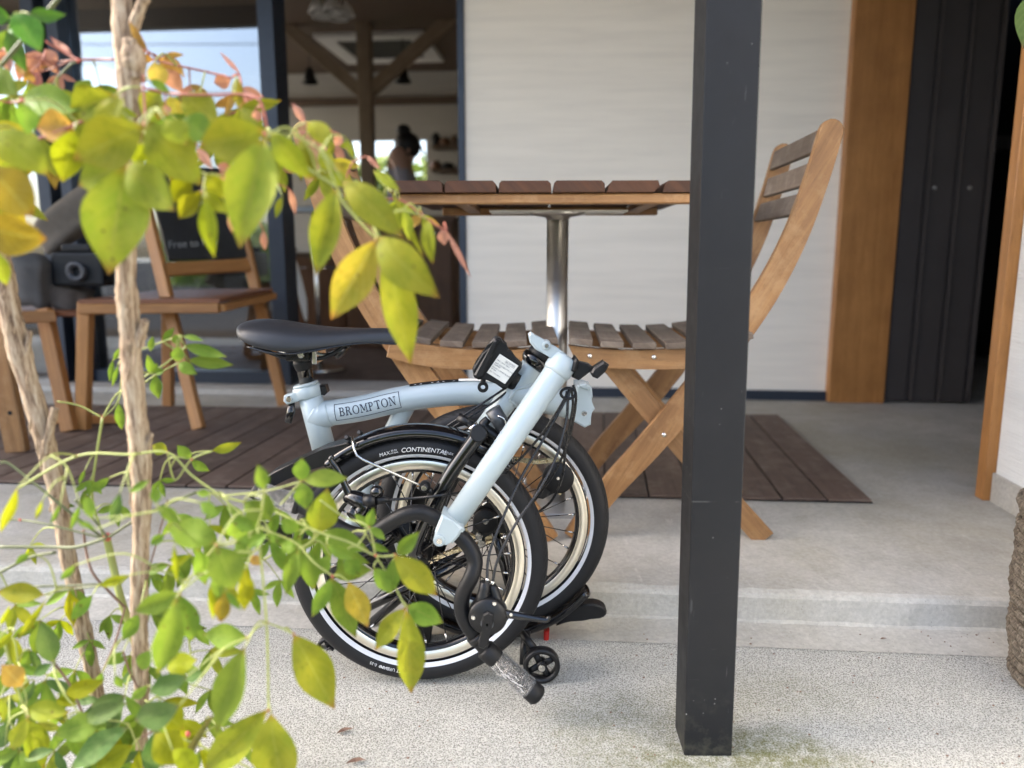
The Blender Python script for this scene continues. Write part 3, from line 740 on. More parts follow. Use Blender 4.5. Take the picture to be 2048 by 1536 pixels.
for k in range(4): mb.bm.faces.new([lo[k], hi[k], hi[(k+1) % 4], lo[(k+1) % 4]])
bd = mb.build('chalkboard', M['board'], mch)
nC, fC = along(tn, f_n, 540), along(tf, f_f, 530); bar(nC, fC, .05, .024, 'back_rail', M['chair_wood'], mch, bn)
bx = (q[1]-q[0]).normalized(); by = bn.cross(bx)
if by.z < 0: by = -by
def board_text(body, px, py, size):
    d = ray(px, py); o = Vector((0, 0, CAMH)); t_ = (q[0]+bn*.0112-o).dot(bn)/d.dot(bn); c = o+d*t_
    me = remap(text_mesh(body, size, shear=.25), lambda x, y: c+bx*x+by*y); put('chalk_writing', me, M['chalk'], bd)
board_text('Free to Play', 385, 487, .042); board_text("'97", 343, 352, .06); board_text('menu', 395, 405, .04); board_text('op', 428, 352, .04)
# second chair left of it with bags and gear piled on
sch = thing('side_chair', on(140, 862, Zd), 'brown wooden chair at the left window, piled with grey bags', 'chair')
l0 = on(140, 862, Zd); bar(l0, at(88, 618, l0.y+.06), .05, .036, 'leg', M['chair_wood'], sch)
l1 = on(-40, 872, Zd); bar(l1, at(-20, 625, l1.y), .046, .036, 'leg', M['chair_wood'], sch)
bar(at(-60, 640, l1.y-.02), at(112, 632, l0.y+.02), .04, .028, 'seat_rail', M['chair_wood'], sch, (0, 1, 0))
sa = at(-60, 628, 2.72); sb = at(170, 628, 2.72)
MB().box((sa.x, 2.74, sa.z-.012), (sb.x, 3.1, sa.z+.006), I4, .004).build('seat', M['redseat'], sch)
for px in (215,): bar(on(90, 838, Zd+.02), on(235, 838, Zd+.02), .03, .03, 'stretcher', M['chair_wood'], sch)
def bag(name, lab, px, py, Y, rx, ry, rz, mat, cat, seed=0, rot=0):
    """a slumped soft bag: noisy rounded body with a folded top"""
    r_ = random.Random(seed); mb = MB(); mb.ball((0, 0, 0), 1, u=28, v=18)
    ph = [r_.uniform(0, 6.28) for _ in range(6)]
    for v in mb.bm.verts:
        c = v.co; k = 1+.10*math.sin(3*c.x+ph[0]+2*c.z)+.08*math.sin(5*c.z+ph[1])+.06*math.sin(7*c.x+4*c.y+ph[2])
        sq = lambda x: math.copysign(abs(x)**.7, x)
        v.co = Vector((sq(c.x)*rx*k, sq(c.y)*ry*k, sq(c.z)*rz*(k if c.z < 0 else 1)))
    return tag(mb.build(name, mat, None, T(at(px, py, Y)) @ Matrix.Rotation(rot, 4, 'Y')), lab, cat)
bag('canvas_bag', 'pale grey canvas bag slumped under the yellow leaves', 62, 560, 2.86, .075, .07, .10, M['fabric'], 'bag', 1, .1)
bag('canvas_bag', 'tan canvas bag leaning up behind the yellow leaves', 150, 430, 3.02, .19, .06, .07, plain('tan_canvas', (.13, .108, .085), .9, 0, .25, 30, .3), 'bag', 2, -.6)
bag('folded_cloth', 'brown folded cloth on the seat beside the dark camera', 128, 590, 2.95, .12, .09, .05, plain('brown_cloth', (.09, .07, .055), .9, 0, .3, 30, .3), 'cloth', 3, .3)
# dark camera-like device with a ringed lens
dv = thing('film_camera', at(150, 545, 2.85), 'black camera with a grey lens ring lying on the piled chair', 'camera')
p = at(150, 543, 2.84)
MB().box((p.x-.10, 2.86, p.z-.055), (p.x+.09, 2.95, p.z+.07), I4, .012, seg=2).build('camera_body', M['blackmat'], dv)
MB().box((p.x-.06, 2.865, p.z+.0701), (p.x+.05, 2.93, p.z+.10), I4, .008, seg=2).build('camera_top', M['blackmat'], dv)
MB().lathe([(.018, .03), (.018, .0), (.034, -.004), (.036, .0), (.036, .04)], T((p.x, 2.84, p.z)), 32).build('lens_ring', plain('lens_ring_grey', (.05, .05, .055), .4), dv)
# near chair leg at the left edge
lch = thing('slatted_chair', on(20, 902, Zd), 'wooden chair leg with a bolt hole at the left edge of the deck', 'chair')
l = on(36, 903, Zd); bar(l, at(-14, 640, l.y), .066, .03, 'leg', M['teak'], lch, (0, -1, 0))
MB().cyl(at(20, 826, l.y-.015), at(20, 826, l.y-.018), .0065, 16).build('bolt_hole', M['blackmat'], lch)
l2 = on(-150, 930, Zd); bar(l2, at(-60, 600, l2.y), .06, .03, 'leg', M['teak'], lch, (0, -1, 0))
bar(at(-150, 640, l.y), at(20, 640, l.y), .05, .03, 'seat_rail', M['teak'], lch, (0, -1, 0))

# ================================================================ inside the room
def ubox(name, px0, px1, py0, py1, c, depth, mat, lab=None, cat=None, parent=None, bev=.004, grain=None):
    u0, u1 = fu(px0, py0, c), fu(px1, py0, c); z1, z0 = fz(px0, py0, c), fz(px0, py1, c)
    return fbox(u0, u1, c, c+depth, z0, z1, bev).build(name, mat, parent, grain=grain), (u0, u1, z0, z1)
FZ = PH+.02
def cabinet(px0, px1, ptop, c, depth, lab, mat, ndoor, top):
    u0, u1 = fu(px0, ptop, c), fu(px1, ptop, c); z1 = fz((px0+px1)/2, ptop, c)
    t = thing('cabinet', fpt((u0+u1)/2, c, FZ), lab, 'cabinet')
    fbox(u0, u1, c, c+depth, FZ, z1-.03, .003).build('carcass', mat, t, grain=(0, 0, 1))
    fbox(u0-.02, u1+.02, c-.02, c+depth, z1-.029, z1, .004).build('worktop', top, t, grain=TF)
    w = (u1-u0)/ndoor
    for i in range(ndoor):
        d = fbox(u0+i*w+.008, u0+(i+1)*w-.008, c-.02, c-.001, FZ+.06, z1-.05, .004).build('door', mat, t, grain=(0, 0, 1))
        MB().cyl(fpt(u0+i*w+w*.5-.05, c-.035, z1-.11), fpt(u0+i*w+w*.5+.05, c-.035, z1-.11), .006, 10).build('handle', M['steel'], d)
    return z1
cabinet(690, 905, 432, 4.9, .5, 'brown wooden counter inside the cafe behind the table', M['cabinet'], 3, M['cabinet'])
cabinet(575, 690, 505, 5.6, .45, 'low dark cupboard inside the cafe left of the counter', M['cabinet'], 2, M['ceil'])
# shelf with jars at the right of the far window
sh = thing('wall_shelf', onf(880, 292, CB), 'dark wall shelf right of the far window', 'shelf')
ubox('shelf_board', 862, 925, 290, 296, CB-.2, .199, M['ceil'], parent=sh); ubox('shelf_board', 862, 925, 338, 344, CB-.2, .199, M['ceil'], parent=sh)
for i, (px, py, r_, h, mt) in enumerate(((872, 290, .05, .12, 'black'), (890, 290, .06, .07, 'cabinet'), (908, 290, .045, .09, 'ceil'), (872, 338, .06, .08, 'cabinet'), (895, 338, .07, .06, 'black'))):
    p = onf(px, py, CB-.1); m = MB(); m.lathe([(.001, 0), (r_*.9, 0), (r_, .02), (r_, h*.7), (r_*.55, h*.9), (r_*.6, h), (.001, h)], T(p) @ Matrix.Rotation(R(90), 4, 'X') @ Matrix.Diagonal((1, 1, 1, 1)), 16)
    o = m.build('jar', M[mt]); o.matrix_basis = I4
    tag(o, ('tall black', 'squat brown', 'small dark', 'wide brown', 'low black')[i]+' jar on the '+('upper' if i < 3 else 'lower')+' wall shelf board', 'jar', 'jars on the wall shelf')
# chrome stand and white handle by the door jamb
st = thing('chrome_stand', fpt(fu(631, 500, CF+.5), CF+.5, FZ), 'thin chrome stand just inside the doorway', 'stand')
pu = fu(631, 500, CF+.5)
MB().cyl(fpt(pu, CF+.5, FZ), fpt(pu, CF+.5, fz(631, 425, CF+.5)), .013, 16).build('pole', M['steel'], st)
MB().cyl(fpt(pu, CF+.5, FZ), fpt(pu, CF+.5, FZ+.02), .13, 28).build('foot', M['steel'], st)
MB().box((-.10, -.03, 0), (.22, .03, .03), MF @ T((pu, CF+.5, fz(631, 425, CF+.5))), .004).build('top_tray', M['zinc'], st)
bk = thing('umbrella', onf(603, 600, CF+.3), 'closed white umbrella leaning just inside the doorway', 'umbrella')
MB().tube([onf(590, 520, CF+.35), onf(597, 560, CF+.33), onf(606, 600, CF+.3), onf(612, 640, CF+.3)], [.006, .018, .02, .008], 12, smooth=4).build('folded_canopy', M['white'], bk)
MB().tube([onf(612, 640, CF+.3), fpt(fu(618, 690, CF+.3), CF+.3, FZ)], .005, 8).build('shaft', M['steel'], bk)
# rack of goods behind the big pane
rk = thing('goods_rack', fpt(fu(400, 600, CF+.9), CF+.9, FZ), 'dark low rack of wrapped goods behind the big window', 'rack')
for zz in (FZ+.05, FZ+.34, FZ+.62):
    fbox(fu(150, 600, CF+.9), fu(560, 600, CF+.9), CF+.8, CF+1.2, zz, zz+.02).build('shelf', M['ceil'], rk)
for px in (150, 355, 560):
    u_ = fu(px, 600, CF+.9); fbox(u_-.015, u_+.015, CF+.79, CF+.82, FZ, FZ+.66).build('upright', M['blackmetal'], rk)
rs = random.Random(5)
for i in range(9):
    px = 170+i*45; u_ = fu(px, 600, CF+.95); zz = (FZ+.36) if i % 3 else FZ+.64; w_, h_ = rs.uniform(.05, .075), rs.uniform(.07, .16)
    o = fbox(u_-w_, u_+w_, CF+.85, CF+1.05, zz+.002, zz+h_, .012).build('parcel', M['white'] if i % 2 else M['fabric'])
    tag(o, ('white ' if i % 2 else 'grey ')+('wrapped parcel on the rack behind the big window, number %d from the left' % (i+1)).replace('number %d from the left' % (i+1), ('first', 'second', 'third', 'fourth', 'fifth', 'sixth', 'seventh', 'eighth', 'ninth')[i]+' from the left'), 'parcel', 'parcels on the rack')
# ceiling cassette, pendants, ceiling lamp
ca = thing('ceiling_cassette', fpt(fu(765, 95, 7.2), 7.2, 2.56), 'square white air conditioner set in the dark ceiling', 'air conditioner')
uc = fu(765, 95, 7.3)
for (a, c_, d, e) in ((-.48, .48, -.48, -.33), (-.48, .48, .33, .48), (-.48, -.33, -.329, .329), (.33, .48, -.329, .329)):
    fbox(uc+a, uc+c_, 7.3+d, 7.3+e, 2.52, 2.559, .003).build('panel', M['white'], ca)
fbox(uc-.329, uc+.329, 7.3-.329, 7.3+.329, 2.535, 2.559).build('grille', M['black'], ca)
for px, py in ((620, 152), (806, 150)):
    p = onf(px, py, 6.9); t = thing('pendant_lamp', p, ('black pendant lamp hanging left of the timber post' if px < 700 else 'black pendant lamp hanging right of the timber post'), 'lamp', 'pendant lamps')
    MB().lathe([(.02, -.07), (.035, -.05), (.05, .02), (.075, .06), (.07, .06)], T(p) @ Matrix.Rotation(R(-90), 4, 'X'), 24).build('shade', M['black'], t)
    MB().cyl(p+Vector((0, 0, .06)), Vector((p.x, p.y, 2.559)), .004, 8).build('cord', M['black'], t)
p = onf(662, 16, 5.4); t = thing('ceiling_lamp', p, 'white ruffled ceiling lamp hanging in front of the dark ceiling', 'lamp')
for k in range(5):
    a = k*1.257; MB().lathe([(.012, .05), (.05, .0), (.07, -.05), (.066, -.05)], T(p+Vector((math.cos(a)*.09, math.sin(a)*.09, 0))) @ Matrix.Rotation(R(90), 4, 'X'), 16).build('lamp_shade', M['white'], t)
MB().cyl(p+Vector((0, 0, .03)), Vector((p.x, p.y, 2.559)), .008, 8).build('stem', M['steel'], t)

# ---- the person indoors: standing in profile, facing right
def person():
    Yp = 5.75; hc = at(822, 300, Yp); fl = Vector((hc.x-.03, Yp, FZ))
    root = thing('person', fl, 'person indoors in a pale grey top, dark hair in a bun, in profile', 'person')
    hz = hc.z
    J = {'pel': (-.04, 0, .90), 'bel': (-.045, 0, 1.06), 'che': (-.045, 0, 1.22), 'neb': (-.03, 0, hz-.17-FZ), 'neck': (-.008, 0, hz-.10-FZ), 'hd': (.006, 0, hz-FZ), 'top': (.0, 0, hz+.055-FZ)}
    for s, y in (('l', -.16), ('r', .16)):
        J['sh'+s] = (-.05, y, 1.30); J['el'+s] = (.02, y*1.15, 1.04); J['wr'+s] = (.22, y*.8, .98); J['ha'+s] = (.29, y*.7, .98)
        J['hi'+s] = (-.04, y*.6, .86); J['kn'+s] = (-.02, y*.62, .48); J['an'+s] = (-.04, y*.62, .08); J['to'+s] = (.12, y*.66, .03)
    nm = list(J); V = [fl+Vector(J[k]) for k in nm]; ix = {k: i for i, k in enumerate(nm)}
    E = [('pel', 'bel'), ('bel', 'che'), ('che', 'neb'), ('neb', 'neck'), ('neck', 'hd'), ('hd', 'top')]
    for s in 'lr': E += [('che', 'sh'+s), ('sh'+s, 'el'+s), ('el'+s, 'wr'+s), ('wr'+s, 'ha'+s), ('pel', 'hi'+s), ('hi'+s, 'kn'+s), ('kn'+s, 'an'+s), ('an'+s, 'to'+s)]
    me = bpy.data.meshes.new('body'); me.from_pydata(V, [(ix[a], ix[b]) for a, b in E], [])
    o = put('body', me, [M['shirt'], M['skin'], M['jeans']], root)
    rad = {'pel': .13, 'bel': .115, 'che': .12, 'neb': .065, 'neck': .05, 'hd': .082, 'top': .07, 'sh': .065, 'el': .045, 'wr': .03, 'ha': .035, 'hi': .085, 'kn': .06, 'an': .042, 'to': .035}
    sk = o.modifiers.new('Skin', 'SKIN'); lay = me.skin_vertices[0] if me.skin_vertices else None
    if lay is None:
        bpy.context.view_layer.objects.active = o
        lay = me.skin_vertices[0]
    for k in nm:
        r_ = rad.get(k, rad.get(k[:2], .05)); lay.data[ix[k]].radius = (r_, r_); lay.data[ix[k]].use_root = (k == 'pel')
    sb = o.modifiers.new('Sub', 'SUBSURF'); sb.levels = 2; sb.render_levels = 2
    dg = bpy.context.evaluated_depsgraph_get(); dg.update()
    m2 = bpy.data.meshes.new_from_object(o.evaluated_get(dg)); o.modifiers.clear(); o.data = m2
    m2.materials.clear()
    for m_ in (M['shirt'], M['skin'], M['jeans']): m2.materials.append(m_)
    for f in m2.polygons:
        f.use_smooth = True; c = f.center
        f.material_index = 2 if c.z < fl.z+.93 else (1 if c.z > fl.z+hz-FZ-.145 or (c.x > fl.x+.13 and c.z < fl.z+1.1) else 0)
    # face and hair
    MB().prism([(.078, .02), (.104, -.022), (.078, -.03)], -.012, .012, T(hc)).build('nose', M['skin'], root)
    MB().ball(hc+Vector((.078, 0, -.052)), .014, 1, 1.6, .5, 10, 6).build('mouth', plain('lips', (.42, .18, .15), .5), root)
    for s in (-1, 1):
        MB().ball(hc+Vector((.074, s*.032, .018)), .010, u=10, v=6).build('eye', M['hair'], root)
        MB().ball(hc+Vector((-.01, s*.082, -.01)), .024, .6, .35, 1.1, 10, 8).build('ear', M['skin'], root)
    mb = MB(); mb.ball(hc+Vector((-.024, 0, .028)), .098, 1.0, .98, .98, 24, 16)
    hair = mb.build('hair', M['hair'], root)
    MB().ball(hc+Vector((-.05, 0, .135)), .05, 1.1, 1, .85, 16, 10).build('bun', M['hair'], hair)
    for s in (-1, 1):
        w = V[ix['ha'+('l' if s < 0 else 'r')]]
        for k in range(4): MB().tube([w+Vector((.02, (k-1.5)*.017, .0)), w+Vector((.06, (k-1.5)*.018, -.004)), w+Vector((.085-.006*abs(k-1), (k-1.5)*.018, -.022))], [.009, .008, .006], 8, smooth=3).build('finger', M['skin'], root)
        MB().tube([w+Vector((-.01, -s*.02, .005)), w+Vector((.02, -s*.045, .0)), w+Vector((.045, -s*.05, -.012))], [.010, .009, .007], 8, smooth=3).build('thumb', M['skin'], root)
person()

# ================================================================ basket with pot and plant at the right edge
bc = Vector((at(2013, 1230, 1.13).x+.184, 1.13, 0))
bk = thing('woven_basket', bc, 'tall grey-brown coiled wicker basket at the right edge', 'basket')
def wicker():
    n = NT('wicker'); c = n.coord('UV'); r = n.rnd(); o = n.n('CombineXYZ'); n.set(o, 0, n.math('MULTIPLY', r, 9.0)); p = n.vmath('ADD', c, o.outputs[0])
    f = n.noise(n.mapping(p, (60, 3, 1)), 1.3, 4, .6); g = n.noise(n.mapping(p, (7, 30, 1)), 1, 4)
    col = n.ramp(n.math('ADD', n.math('MULTIPLY', f, .6), n.math('MULTIPLY', g, .4)), [(.38, (.022, .016, .011)), (.48, (.10, .078, .056)), (.60, (.22, .185, .14)), (.75, (.36, .32, .27))])
    return n.fin(col, .75, n.bump(g, .5, .002))
M['wicker'] = wicker()
hB = at(2030, 1034, 1.13).z; NCO = 17
for i in range(NCO):
    z = .012+i*(hB-.012)/(NCO-1); rr = .134+.010*math.sin(i/NCO*2.6)+(.008 if i == NCO-1 else 0)+.002*math.sin(i*5); mi_ = hB/NCO*.56
    mb = MB(); n1, n2 = 260, 10; rings = []
    ph = i*.7
    for k in range(n1):
        a = 2*math.pi*k/n1; ring = []
        for j in range(n2):
            t_ = 2*math.pi*j/n2; wr = 1+.42*abs(math.sin(a*17+t_*1.1+ph))**.8-.26
            ring.append(mb.bm.verts.new(bc+Vector((math.cos(a)*(rr+mi_*wr*math.cos(t_)), math.sin(a)*(rr+mi_*wr*math.cos(t_)), z+.003*math.sin(a*2+i)+mi_*wr*math.sin(t_)))))
        rings.append(ring)
    for k in range(n1):
        for j in range(n2):
            f = mb.bm.faces.new([rings[k][j], rings[(k+1) % n1][j], rings[(k+1) % n1][(j+1) % n2], rings[k][(j+1) % n2]]); f.smooth = True
            for lp, q_ in zip(f.loops, ((k, j), (k+1, j), (k+1, j+1), (k, j+1))): lp[mb.uv].uv = (q_[0]/n1*4, q_[1]/n2)
    mb.build('coil', M['wicker'], bk)
MB().lathe([(.001, 0), (.128, 0), (.128, .006)], T(bc+Vector((0, 0, .01))) @ Matrix.Rotation(R(90), 4, 'X'), 40).build('basket_base', M['wicker'], bk)
pt = thing('potted_plant', bc+Vector((0, 0, .02)), 'white pot in the wicker basket with a leafy plant reaching the top corner', 'plant')
MB().lathe([(.001, 0), (.085, 0), (.10, .10), (.130, hB+.0), (.137, hB+.035), (.128, hB+.035), (.118, hB+.005), (.117, hB-.02)], T(bc+Vector((0, 0, .02))) @ Matrix.Rotation(R(90), 4, 'X'), 48).build('pot', M['white'], pt)
MB().lathe([(.001, hB-.005), (.06, hB-.002), (.118, hB-.008)], T(bc+Vector((0, 0, .02))) @ Matrix.Rotation(R(90), 4, 'X'), 32).build('soil', plain('potting_soil', (.045, .03, .02), .95, 0, .4, 60, .8), pt)
MB().tube([bc+Vector((0, 0, hB)), bc+Vector((.02, -.01, .6)), bc+Vector((.0, .0, .95)), bc+Vector((.01, .01, 1.25))], [.012, .010, .008, .004], 10, smooth=5).build('stem', M['stemd'], pt)
POTLEAF = [((2085, -30), (2047, 98), 60, 'D', 1.12), ((2120, 40), (2080, 160), 70, 'G', 1.2), ((2100, -60), (2200, 60), 70, 'G', 1.15)]
# ================================================================ the folded bicycle
bike = thing('folding_bicycle', (at(900, 1115, 1.2).x, 1.2, 0), 'pale blue-grey folded bicycle with small wheels standing on the concrete', 'bicycle')
YFW, YRW, YM, YH = 1.166, 1.300, 1.315, 1.215
def wheel(name, C, Mw, lettering):
    w = thing(name, C, parent=bike); 
    R0, rs_ = .1865, .0185
    prof = []
    for k in range(21):
        a = R(-128+256*k/20); prof.append((R0+rs_*math.cos(a), rs_*.96*math.sin(a)))
    ty = MB().lathe(prof, Mw, 120).build('tyre', M['rubber'], w)
    def yside(r): return -rs_*.96*math.sqrt(max(0, 1-((r-R0)/rs_)**2))
    MB().lathe([(r, yside(r)-.0006) for r in (.1716, .1735, .1755, .1775)], Mw, 120).build('reflective_stripe', M['reflex'], ty)
    rim = MB().lathe([(.1685, -.011), (.1668, -.0122), (.1660, -.0118)], Mw, 96).build('rim', M['alloy'], w)
    for sg in (-1, 1): MB().lathe([(.1664, sg*.0121), (.1658, sg*.0126), (.1525, sg*.0118), (.1520, sg*.0110)], Mw, 120).build('brake_track', M['track'], rim)
    MB().lathe([(.1655, -.0105), (.1515, -.0112), (.1475, -.0085), (.1455, -.003), (.1455, .003), (.1475, .0085), (.1515, .0112), (.1655, .0105)], Mw, 96).build('rim_well', M['blackgloss'], rim)
    hb = MB().lathe([(.004, -.050), (.004, -.040), (.008, -.040), (.008, -.036), (.0185, -.034), (.0185, -.030), (.012, -.026), (.011, .026), (.0185, .030), (.0185, .034), (.008, .036), (.004, .045), (.001, .045)], Mw, 32).build('hub', M['alloy'], w)
    MB().lathe([(.0001, -.0535), (.0045, -.053), (.0075, -.049), (.0075, -.044)], Mw, 16).build('axle_nut', M['steel'], hb)
    sp = {}
    for k in range(28):
        a = 2*math.pi*(k+.25)/28; sg = -1 if k % 2 else 1; off = (1 if (k//2) % 2 else -1)*R(62)
        key = (sg, off > 0)
        if key not in sp:
            p0 = Vector((.0165*math.cos(off), sg*.031, .0165*math.sin(off))); p1 = Vector((.1465, sg*.002, 0)); d = (p0-p1).normalized()
            m = MB(); m.tube([p0, p1], .0009, 6, mi=0); m.tube([p1, p1+d*.012], .0019, 6, mi=1); sp[key] = m.mesh('spoke')
            for mm in (M['blackgloss'], M['steel']): sp[key].materials.append(mm)
        put('spoke', sp[key], None, w, Mw @ Matrix.Rotation(-a, 4, 'Y'))
    def polar(r, y0):
        def f(x, y):
            rr = r+y; a = y0-x/r
            return Mw @ Vector((rr*math.cos(a), yside(rr)-.0005, rr*math.sin(a)))
        return f
    if lettering:
        put('lettering', remap(text_mesh('CONTINENTAL', .0102, shear=.2), polar(.1852, R(86.4))), M['print'], ty)
        put('lettering', remap(text_mesh('MAX.', .0078, shear=.2), polar(.185, R(105.2))), M['print'], ty)
        put('lettering', remap(text_mesh('85 PSI\n6.0 BAR', .0036), polar(.1856, R(100.6))), M['print'], ty)
        put('lettering', remap(text_mesh('REFLEX', .0052), polar(.1858, R(75.0))), M['print'], ty)
        put('lettering', remap(text_mesh('CONTACT URBAN', .0075), polar(.1852, R(259))), M['print'], ty)
        put('lettering', remap(text_mesh('35-349  E-25', .0065), polar(.1852, R(249))), M['print'], ty)
    return w
CFW, CRW = at(840, 1119, YFW), at(985, 1037, YRW)
MFW = T(CFW) @ Matrix.Rotation(R(1.5), 4, 'Z'); MRW = T(CRW) @ Matrix.Rotation(R(-1), 4, 'Z')
wheel('rear_wheel', CRW, MRW, False)
fw = wheel('front_wheel', CFW, MFW, True)

# ---- painted frame
mt_pts, _ = spline([at(x, y, YM) for x, y in ((634, 829), (690, 822), (735, 814), (804, 798), (890, 787), (968, 786), (1070, 798), (1168, 818))], 0, 8)
RT = .0225
MB().tube(mt_pts, RT, 32).build('main_tube', M['paint'], bike)
MB().tube([at(616, 776, YM), at(650, 905, YM)], [.0205, .0205], 32).build('seat_tube', M['paint'], bike)
MB().tube([at(626, 824, YM), at(640, 830, YM), at(662, 826, YM)], [.0228, .0248, .0228], 32, smooth=4).build('tube_joint', M['paint'], bike)
MB().tube([at(651, 905, YM), at(655, 921, YM)], [.0215, .0208], 28).build('seat_tube_sleeve', M['blackgloss'], bike)
MB().tube([at(815, 806, YM+.012), at(765, 905, YM+.02), at(700, 1062, YM+.03)], [.017, .0155, .015], 24, smooth=4).build('rear_stay', M['paint'], bike)
h0, h1 = at(1068, 728, YH), at(966, 862, YH)
ht = MB().tube([h0, lerp(h0, h1, .03), lerp(h0, h1, .6), h1], [.0175, .0185, .0185, .0175], 32).build('head_tube', M['paint'], bike)
s_pts = [at(1020, 783, YH), at(1060, 790, YH), at(1110, 801, YH-.002), at(1172, 818, YH-.004)]
MB().tube(s_pts, [.0205, .0205, .0225, .0235], 32, smooth=4).build('front_tube', M['paint'], bike)
# weld beads round the head tube joint
wd = MB(); ax = (s_pts[1]-s_pts[0]).normalized(); e1 = ax.cross(Vector((0, 1, 0))).normalized(); e2 = ax.cross(e1)
hd_ = (h1-h0).normalized()
def weld(rad, lift):
    pts = []
    for k in range(31):
        a = 2*math.pi*k/30; o = e1*math.cos(a)*rad+e2*math.sin(a)*rad
        # where the offset line meets the head-tube cylinder
        base = s_pts[0]+o; q = base-h0; q -= hd_*q.dot(hd_); dd = ax-hd_*ax.dot(hd_)
        A, B, C = dd.dot(dd), 2*q.dot(dd), q.dot(q)-.0188**2; D = max(0, B*B-4*A*C); t_ = (-B+math.sqrt(D))/(2*A)
        pts.append(base+ax*(t_+lift))
    return pts
wp = weld(.0215, .0); wd.tube(spline(wp, 0, 3)[0], [.0024+.0006*math.sin(i*2.2) for i in range(91)], 8, cap=False)
wd.build('weld_bead', M['paint'], bike)
# frame hinge at the fold
hg = at(1172, 816, YH)
Mh = frame(hg, TF*0+Vector((.92, 0, -.38)), (0, 0, 1))
px_ = lambda pts, Y: [(lambda v: (v.x, v.z))(at(x, y, Y)) for x, y in pts]
fr_h = MB().prism(px_([(1153, 772), (1166, 770), (1184, 776), (1186, 794), (1180, 806), (1190, 818), (1178, 834), (1182, 850), (1170, 856), (1148, 844), (1152, 815)], YH-.03), YH-.030, YH+.034, I4, .003)
fr_h.build('frame_hinge', M['paint'], bike)
MB().prism(px_([(1158, 774), (1158, 768), (1172, 766), (1180, 772), (1176, 780)], YH-.03), YH-.036, YH-.012, I4, .002).build('hinge_clip', M['paint'], bike)
p = at(1168, 826, YH-.034); MB().cyl(p, p-Vector((0, .006, 0)), .0042, 14, bev=.001).build('hinge_bolt', M['steel'], bike)
# ---- decal BROMPTON on the main tube
arc = [0.0]
for a_, b_ in zip(mt_pts, mt_pts[1:]): arc.append(arc[-1]+(b_-a_).length)
def s_at(px):
    x = at(px, 815, YM-RT).x
    for i, q_ in enumerate(mt_pts):
        if q_.x >= x: return arc[i]
    return arc[-1]
S0, S1 = s_at(663), s_at(799)
def on_tube(s, h):
    i = max(k for k in range(len(arc)-1) if arc[k] <= s); t_ = (s-arc[i])/(arc[i+1]-arc[i]); c = lerp(mt_pts[i], mt_pts[i+1], t_)
    j = min(max(i, 2), len(mt_pts)-4); d = (mt_pts[j+2]-mt_pts[j-1]).normalized(); nn = Vector((0, -1, 0)).cross(d)
    nn = d.cross(Vector((0, 1, 0))); nn = nn if nn.z > 0 else -nn
    ph = h/RT+R(8); rr = RT+.0005
    return c+nn*math.sin(ph)*rr-Vector((0, 1, 0))*math.cos(ph)*rr
class Glyph:
    def __init__(s, fn): s.m = MB(); s.fn = fn
    def poly(s, pts): s.m.bm.faces.new([s.m.bm.verts.new(s.fn(*p)) for p in pts])
    def rect(s, x0, y0, x1, y1):
        n = max(1, int(abs(y1-y0)/.2)); mx = max(1, int(abs(x1-x0)/.4))
        for k in range(n):
            for j in range(mx):
                a, b_ = y0+(y1-y0)*k/n, y0+(y1-y0)*(k+1)/n; c, d = x0+(x1-x0)*j/mx, x0+(x1-x0)*(j+1)/mx
                s.poly([(c, a), (d, a), (d, b_), (c, b_)])
    def arc(s, cx, cy, rx, ry, a0, a1, t):
        n = 14
        for k in range(n):
            a, b_ = R(a0+(a1-a0)*k/n), R(a0+(a1-a0)*(k+1)/n); w = .06
            tk = lambda q: w+(t-w)*abs(math.cos(q))
            s.poly([(cx+rx*math.cos(a), cy+ry*math.sin(a)), (cx+rx*math.cos(b_), cy+ry*math.sin(b_)), (cx+(rx-tk(b_))*math.cos(b_), cy+(ry-tk(b_))*math.sin(b_)), (cx+(rx-tk(a))*math.cos(a), cy+(ry-tk(a))*math.sin(a))])
    def line(s, x0, y0, x1, y1, t):
        n = 4
        for k in range(n):
            a, b_ = k/n, (k+1)/n; P = lambda q: (x0+(x1-x0)*q, y0+(y1-y0)*q)
            (ax_, ay_), (bx_, by_) = P(a), P(b_); s.poly([(ax_, ay_), (ax_+t, ay_), (bx_+t, by_), (bx_, by_)])
